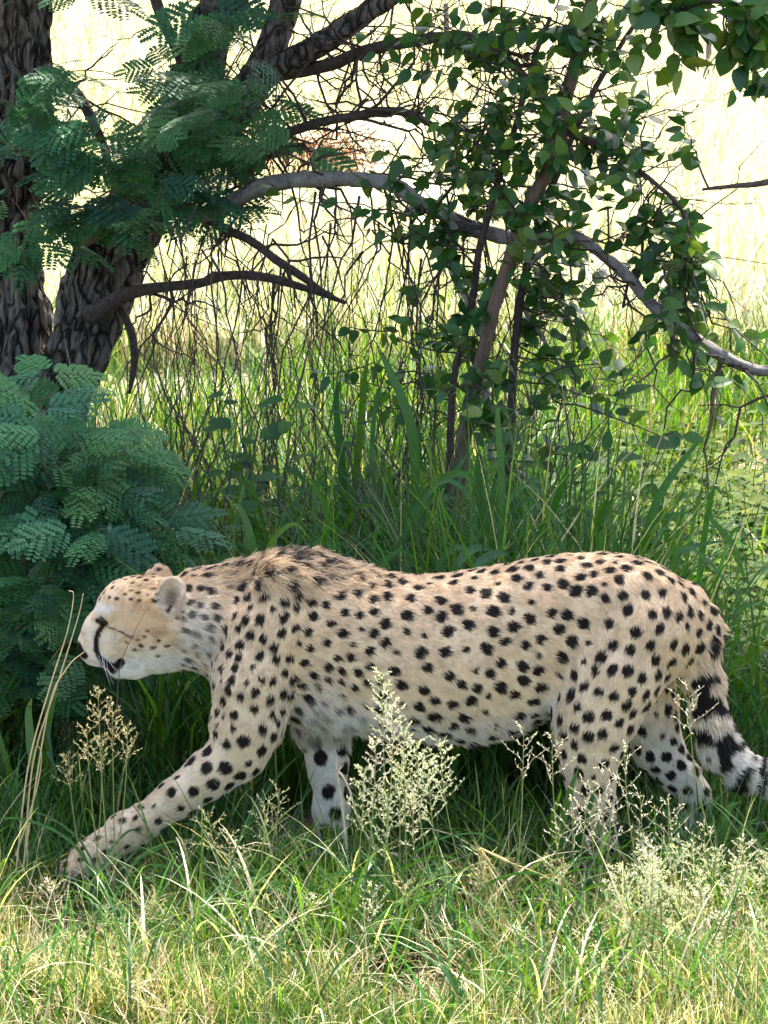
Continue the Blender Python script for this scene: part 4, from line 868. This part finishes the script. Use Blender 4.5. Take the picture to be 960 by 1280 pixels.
clump_at(930, -.20, 'bright grass clump with upright wide blades beside the tail tip', None, 2, (.15, .25), blades=[([(915, 1110), (905, 1050), (912, 1010), (925, 1003)], .018, Bb), ([(905, 1140), (912, 1090), (925, 1040), (950, 1020)], .02, Lc), ([(885, 1130), (878, 1080), (882, 1050), (900, 1040)], .012, B)])
clump_at(715, -.22, 'bright lime grass clump standing before the near hind leg', None, 2, (.12, .22), blades=[([(695, 1110), (700, 1040), (712, 990), (724, 958)], .020, Lc), ([(715, 1090), (730, 1030), (740, 1000), (742, 990)], .014, B), ([(700, 1080), (690, 1030), (698, 1000), (702, 985)], .010, Lc)])
clump_at(35, .25, 'grass clump with wide lime blades below the feathery bush', None, 4, (.2, .35), blades=[([(40, 960), (38, 920), (36, 890), (40, 872)], .022, Lc), ([(55, 930), (60, 900), (62, 870), (70, 850)], .018, B), ([(0, 1010), (5, 980), (10, 960), (8, 955)], .02, B)])
for px, Y, lb in ((250, .9, 'lush grass clump between the feathery bush and the pale curved blades'), (380, 1.1, 'lush grass clump behind the cheetah\'s shoulder hump'), (690, 1.2, 'lush grass clump behind the pale fallen side twig'), (460, .7, 'lush grass clump just behind the dip of the cheetah\'s back'), (860, 1.3, 'lush grass clump at the edge of the sunny weed patch'), (210, 1.5, 'lush grass clump beside the foot of the big tree'), (340, 1.7, 'lush grass clump below the drooping dark tree limb'), (610, 1.6, 'lush grass clump around the foot of the leaning brown stem'), (410, .5, 'low lush grass clump touching the cheetah\'s withers'), (740, .5, 'low lush grass clump touching the cheetah\'s hip')):
    clump_at(px, Y, lb, 'grass clumps in the thicket', 8, (.35, .7))

# ------------------------------------------------------------------ broad-leaved weeds
WL = [leaf_mesh('leaf', M['weed'], (.065, .118, .007), .75, .12, .2), leaf_mesh('leaf', M['weed'], (.11, .15, .008), .6, .2, .3), leaf_mesh('leaf', M['weed'], (.038, .085, .008), .7, .15, .25)]
WLD = [leaf_mesh('leaf', M['weed'], (.040, .115, .040), .8, .12, .2), leaf_mesh('leaf', M['weed'], (.05, .14, .035), .65, .2, .3)]
def weed(px, py, Y, h, label, group, leaves, size, n=14):
    b = P(px, py, Y); b[2] = 0; w = thing('leafy_weed', label, 'weed', b, group); st = wander(b, b + np.array([random.uniform(-.1, .1), random.uniform(-.1, .1), h]), 8, .08); mb = MB(); tube(mb, st, np.linspace(.003, .0012, 8), 5, (.10, .17, .05)); mb.obj('stem', M['grass'], w)
    q = catmull(st, 30)
    for j in range(n):
        i = int(29 * (.25 + .75 * j / n)); a = j * 2.4 + random.uniform(-.4, .4); d = np.array([math.cos(a), math.sin(a), random.uniform(-.1, .5)]); place('leaf', random.choice(leaves), w, q[i] + norm(d) * .01, d, norm(np.array([random.uniform(-.3, .3), random.uniform(-.6, .1), 1.])), size * random.uniform(.7, 1.2))
for _ in range(40): weed(random.uniform(720, 1000), 560, random.uniform(.9, 3.2), random.uniform(.15, .45), 'yellow green broad leaved weed in the sunny patch right of the shrub', 'weeds in the sunny patch', WL, .055)
for px, Y in ((235, 1.3), (265, 1.4), (320, 1.2), (345, 1.3), (450, 1.4), (700, 1.3), (735, 1.1), (300, .9), (650, 1.4), (400, 1.6), (280, 1.7), (500, 1.2), (560, 1.3), (620, 1.1), (680, 1.7), (780, 1.2), (820, 1.5), (360, .8), (210, .9), (470, 1.8)): weed(px, 560, Y, random.uniform(.55, .95), 'dark broad leaved weed among the tall grass under the branches', 'weeds in the shade', WLD, .07, 18)
def ground_cover():
    mb = MB(); items = []
    for _ in range(5200):
        y = .8 + 3.7 * random.random() ** 1.5; hw = (y - CAM[1]) * .125; x = random.uniform(hw * .38, hw * 1.25); z = float(ground_z(np.array(x), np.array(y))) + random.uniform(.01, .26) ; a = random.uniform(0, 6.283)
        items.append((np.array([x, y, z]), np.array([math.cos(a), math.sin(a), random.uniform(-.2, .4)]), norm(np.array([random.uniform(-.5, .5), random.uniform(-.6, .3), 1.])), random.uniform(.03, .07)))
    merge_leaves(mb, WL, items); items = []
    tag(mb.obj('ground_cover', M['weed']), 'low yellow green leafy ground cover right of the thicket', 'ground cover', kind='stuff')
ground_cover()

# ------------------------------------------------------------------ flowering grasses in front
SEED = (.80, .76, .58); SEEDG = (.68, .72, .46)
def panicle(px, py, Y, lean, label, group, length=.16, branches=16, tint=SEED, spread=.055, dense=11, name='flowering_grass', nb=3):
    top = P(px, py, Y); root = np.array([top[0] + lean, top[1] + random.uniform(-.05, .05), 0]); root[2] = float(ground_z(root[0], root[1]))
    w = thing(name, label, 'grass', root, group); w['kind'] = 'thing'; H = np.linalg.norm(top - root); mid = root + (top - root) * .55 + np.array([-lean * .25, 0, .03]); st = catmull([root, mid, top], 24); mb = MB(); tube(mb, st, np.linspace(.0016, .0007, 24), 4, (.36, .40, .16)); mb.obj('stalk', M['straw'], w)
    mb = MB(); k0 = max(0.15, 1 - length / H)
    for i in range(branches):
        u = k0 + (1 - k0) * i / branches; f = u * 23; j = min(int(f), 22); p = st[j] + (st[j + 1] - st[j]) * (f - j); tg = norm(st[j + 1] - st[j]); a = i * 2.4 + random.uniform(-.5, .5)
        q = norm(np.cross(tg, [math.cos(a), math.sin(a), .2])); L = spread * (1.15 - .75 * (i / branches)) * random.uniform(.7, 1.3); e = p + (tg * .7 + q * .8) * L + np.array([0, 0, -.1 * L]); bp = wander(p, e, 5, .1); tube(mb, bp, .00045, 3, np.array(tint) * .8); bq = catmull(bp, 20)
        for s in range(dense):
            c = bq[min(19, int(20 * (.15 + .85 * s / dense)))]; d = norm(tg * .7 + q * .5 + RNG.normal(0, .5, 3)); l = random.uniform(.006, .0105); sv = norm(np.cross(d, RNG.normal(0, 1, 3))) * l * .17; o = d * .001
            mb.add([c + o, c + d * l * .5 + sv, c + d * l, c + d * l * .5 - sv], None, [[0, 1, 2, 3]], np.array(tint) * random.uniform(.75, 1.2))
    mb.obj('seed_head', M['straw'], w, smooth=False)
    for _ in range(nb):
        a = random.uniform(0, 6.283); h = H * random.uniform(.3, .6); d = np.array([math.cos(a), math.sin(a), 0]); strip([root, root + d * h * .25 + np.array([0, 0, h * .6]), root + d * h * .7 + np.array([0, 0, h * .8]), root + d * h + np.array([0, 0, h * .65])], random.uniform(.004, .007), random.choice((BRL, BRB, BROAD))).obj('blade', M['broad'], w)
lab = 'pale feathery seed head of grass standing before the cheetah\'s belly'
for a, b, l in ((478, 838, .02), (492, 872, -.03), (505, 905, .01), (520, 925, .05), (470, 925, -.04), (535, 950, .06), (455, 960, -.03), (550, 925, .08), (500, 955, 0), (515, 985, .02), (485, 990, -.02)): panicle(a, b, -.44 + random.uniform(-.08, .05), l, lab, 'seed heads before the belly', .19, 20, random.choice((SEED, SEEDG)), .05, 12)
lab = 'straw coloured seed head of grass below the cheetah\'s chin'
for a, b, l in ((122, 858, .02), (140, 880, .0), (108, 905, .03), (128, 918, -.03), (160, 905, -.05), (85, 940, .04)): panicle(a, b, -.34 + random.uniform(-.05, .04), l, lab, 'seed heads below the chin', .12, 13, (.55, .48, .27), .04, 7)
lab = 'wiry open seed head of grass in front of the hind legs'
for a, b, l in ((690, 915, .03), (655, 905, -.02), (860, 850, .12), (780, 930, .06), (755, 960, 0), (735, 975, -.04), (800, 990, .05), (715, 995, .02), (765, 1000, -.03), (835, 1000, .02), (880, 1030, .03), (740, 1010, .02), (700, 1030, -.03)): panicle(a, b, -.44 + random.uniform(-.08, .08), l, lab, 'seed heads before the hind legs', .16, 10, SEED, .06, 6)
lab = 'fluffy pale green seed head in the thick grass below the tail'
for _ in range(56): panicle(random.uniform(770, 985), random.uniform(1045, 1210), random.uniform(-.75, -.35), random.uniform(-.08, .08), lab, 'seed heads below the tail', .14, 15, random.choice((SEED, SEEDG, SEEDG)), .045, 8, nb=1)
lab = 'spiky pale seed head in the grass between the front legs'
for a, b in ((260, 1015), (285, 1040), (330, 1000), (305, 1060), (345, 1035), (230, 1050), (370, 1050), (350, 985)): panicle(a, b, -.36 + random.uniform(-.08, .08), random.uniform(-.08, .08), lab, 'seed heads between the front legs', .14, 12, (.66, .64, .38), .055, 5)
lab = 'small dry seed head scattered through the foreground turf'
for _ in range(44): panicle(random.uniform(-10, 760), random.uniform(1060, 1240), random.uniform(-.8, -.4), random.uniform(-.1, .1), lab, 'seed heads in the turf', .11, 10, random.choice((SEED, (.58, .50, .28))), .04, 6, nb=1)
# the leaning dry stalks by the face
def stalks(name, label, paths, Y, r, tint, frays=0):
    b = P(*paths[0][0], Y); b[2] = 0; w = thing(name, label, 'dry grass', b); w['kind'] = 'thing'
    for path in paths:
        mb = MB(); p = catmull([P(a, c, Y + random.uniform(-.01, .01)) for a, c in path], 26); tube(mb, p, np.linspace(r, r * .35, 26), 5, tint)
        for _ in range(frays):
            i = random.randrange(3, 25); d = norm(norm(p[i] - p[i - 1]) + RNG.normal(0, .35, 3)); tube(mb, [p[i], p[i] + d * random.uniform(.012, .03)], [.0009, .0003], 3, tint)
        mb.obj('stalk', M['straw'], w)
stalks('dry_grass_stalk', 'long bleached dry grass stalks leaning up in front of the cheetah\'s nose', [[(20, 1090), (35, 960), (62, 860), (84, 790), (92, 745), (86, 738)], [(30, 1080), (42, 950), (75, 845), (98, 770), (104, 742)], [(28, 1090), (60, 890), (84, 835), (105, 815)], [(20, 1070), (45, 990), (52, 945), (46, 930)]], -.30, .0020, (.72, .62, .40))
stalks('seed_plume', 'white frayed seed plume drooping beside the standing front leg', [[(440, 1125), (428, 1010), (422, 965), (436, 985), (448, 1025), (470, 1058), (500, 1070)]], -.26, .0034, (.80, .74, .58), 60)
stalks('bent_straw_tuft', 'bent yellow straw tuft hanging in the grass before the hind legs', [[(640, 1280), (625, 1130), (598, 1060), (606, 1105), (620, 1160)], [(600, 1060), (640, 1080), (680, 1120), (690, 1160)], [(600, 1060), (620, 1090), (650, 1140), (655, 1190)], [(600, 1060), (630, 1075), (690, 1100), (720, 1130)], [(600, 1060), (608, 1120), (612, 1180), (610, 1230)], [(600, 1060), (612, 1110), (640, 1180), (638, 1230)]], -.5, .0022, (.66, .58, .28), 14)
stalks('broken_twig', 'thin bare dark twig crossing the cheetah\'s cheek', [[(145, 905), (150, 835), (168, 790), (186, 757)]], -.16, .0012, (.18, .14, .11))

# ------------------------------------------------------------------ far field: brush heap and fence
hp = G(385, 222); hp[2] = 0
heap = thing('brush_heap', 'heap of dry reddish brown branches lying in the sunny field', 'brush heap', hp)
hm = MB(); lm = MB()
for _ in range(170):
    a = hp + np.array([random.gauss(0, .22), random.gauss(0, .18), random.uniform(0, .25)]); d = norm(np.array([random.gauss(0, 1), random.gauss(0, .6), random.gauss(.1, .4)])) * random.uniform(.1, .35); tube(hm, wander(a, a + d, 5, .1), np.linspace(.008, .003, 5), 4)
n = 1500; c = hp + np.stack([RNG.normal(0, .20, n), RNG.normal(0, .16, n), np.abs(RNG.normal(.02, .15, n))], -1)
blade_mesh(lm, c, U(.03, .08, n), U(.012, .03, n), U(0, 6.283, n), U(.3, 2, n), U(0, .6, n), palette(n, [(.30, .13, .075), (.38, .19, .11), (.42, .27, .16)], [3, 3, 2]), 2)
mrb = bark_mat('dry_red_branch', (.16, .07, .04), (.34, .18, .11), (20, 20, 20), .3)
tag(hm.obj('branches', mrb, heap), kind='stuff'); tag(lm.obj('dead_leaves', M['straw'], heap), kind='stuff')
mp_, t, b = new_mat('weathered_post'); nz = N(t, 'ShaderNodeTexNoise'); nz.inputs['Scale'].default_value = 30; rp = N(t, 'ShaderNodeValToRGB'); rp.color_ramp.elements[0].color = (.05, .04, .03, 1); rp.color_ramp.elements[1].color = (.17, .14, .11, 1); t.links.new(nz.outputs['Fac'], rp.inputs[0]); t.links.new(rp.outputs[0], b.inputs['Base Color']); b.inputs['Roughness'].default_value = .9
mwi, t, b = new_mat('fence_wire'); b.inputs['Base Color'].default_value = (.25, .25, .25, 1); b.inputs['Metallic'].default_value = .8; b.inputs['Roughness'].default_value = .5
fy = G(557, 105)[1]; fbx = P(557, 105, fy); fence = thing('wire_fence', 'thin wire fence with dark wooden posts crossing the far field', 'fence', (fbx[0], fy, 0))
zt = P(557, 5, fy)[2]
for px in (-420, -95, 230, 557, 884, 1210, 1540):
    x = P(px, 100, fy)[0]; mb = MB(); gz = float(ground_z(np.array(x), np.array(fy))); tube(mb, [(x, fy, gz - .1), (x + .01, fy, .4), (x, fy, zt)], [.03, .028, .026], 8, rough=.003, seed=px); mb.obj('post', mp_, fence)
for z in (zt * .3, zt * .6, zt * .9):
    mb = MB(); xs = np.linspace(P(-420, 100, fy)[0], P(1540, 100, fy)[0], 40); tube(mb, np.stack([xs, 0 * xs + fy - .035, z + 0 * xs], -1), .0018, 3); mb.obj('wire', mwi, fence)
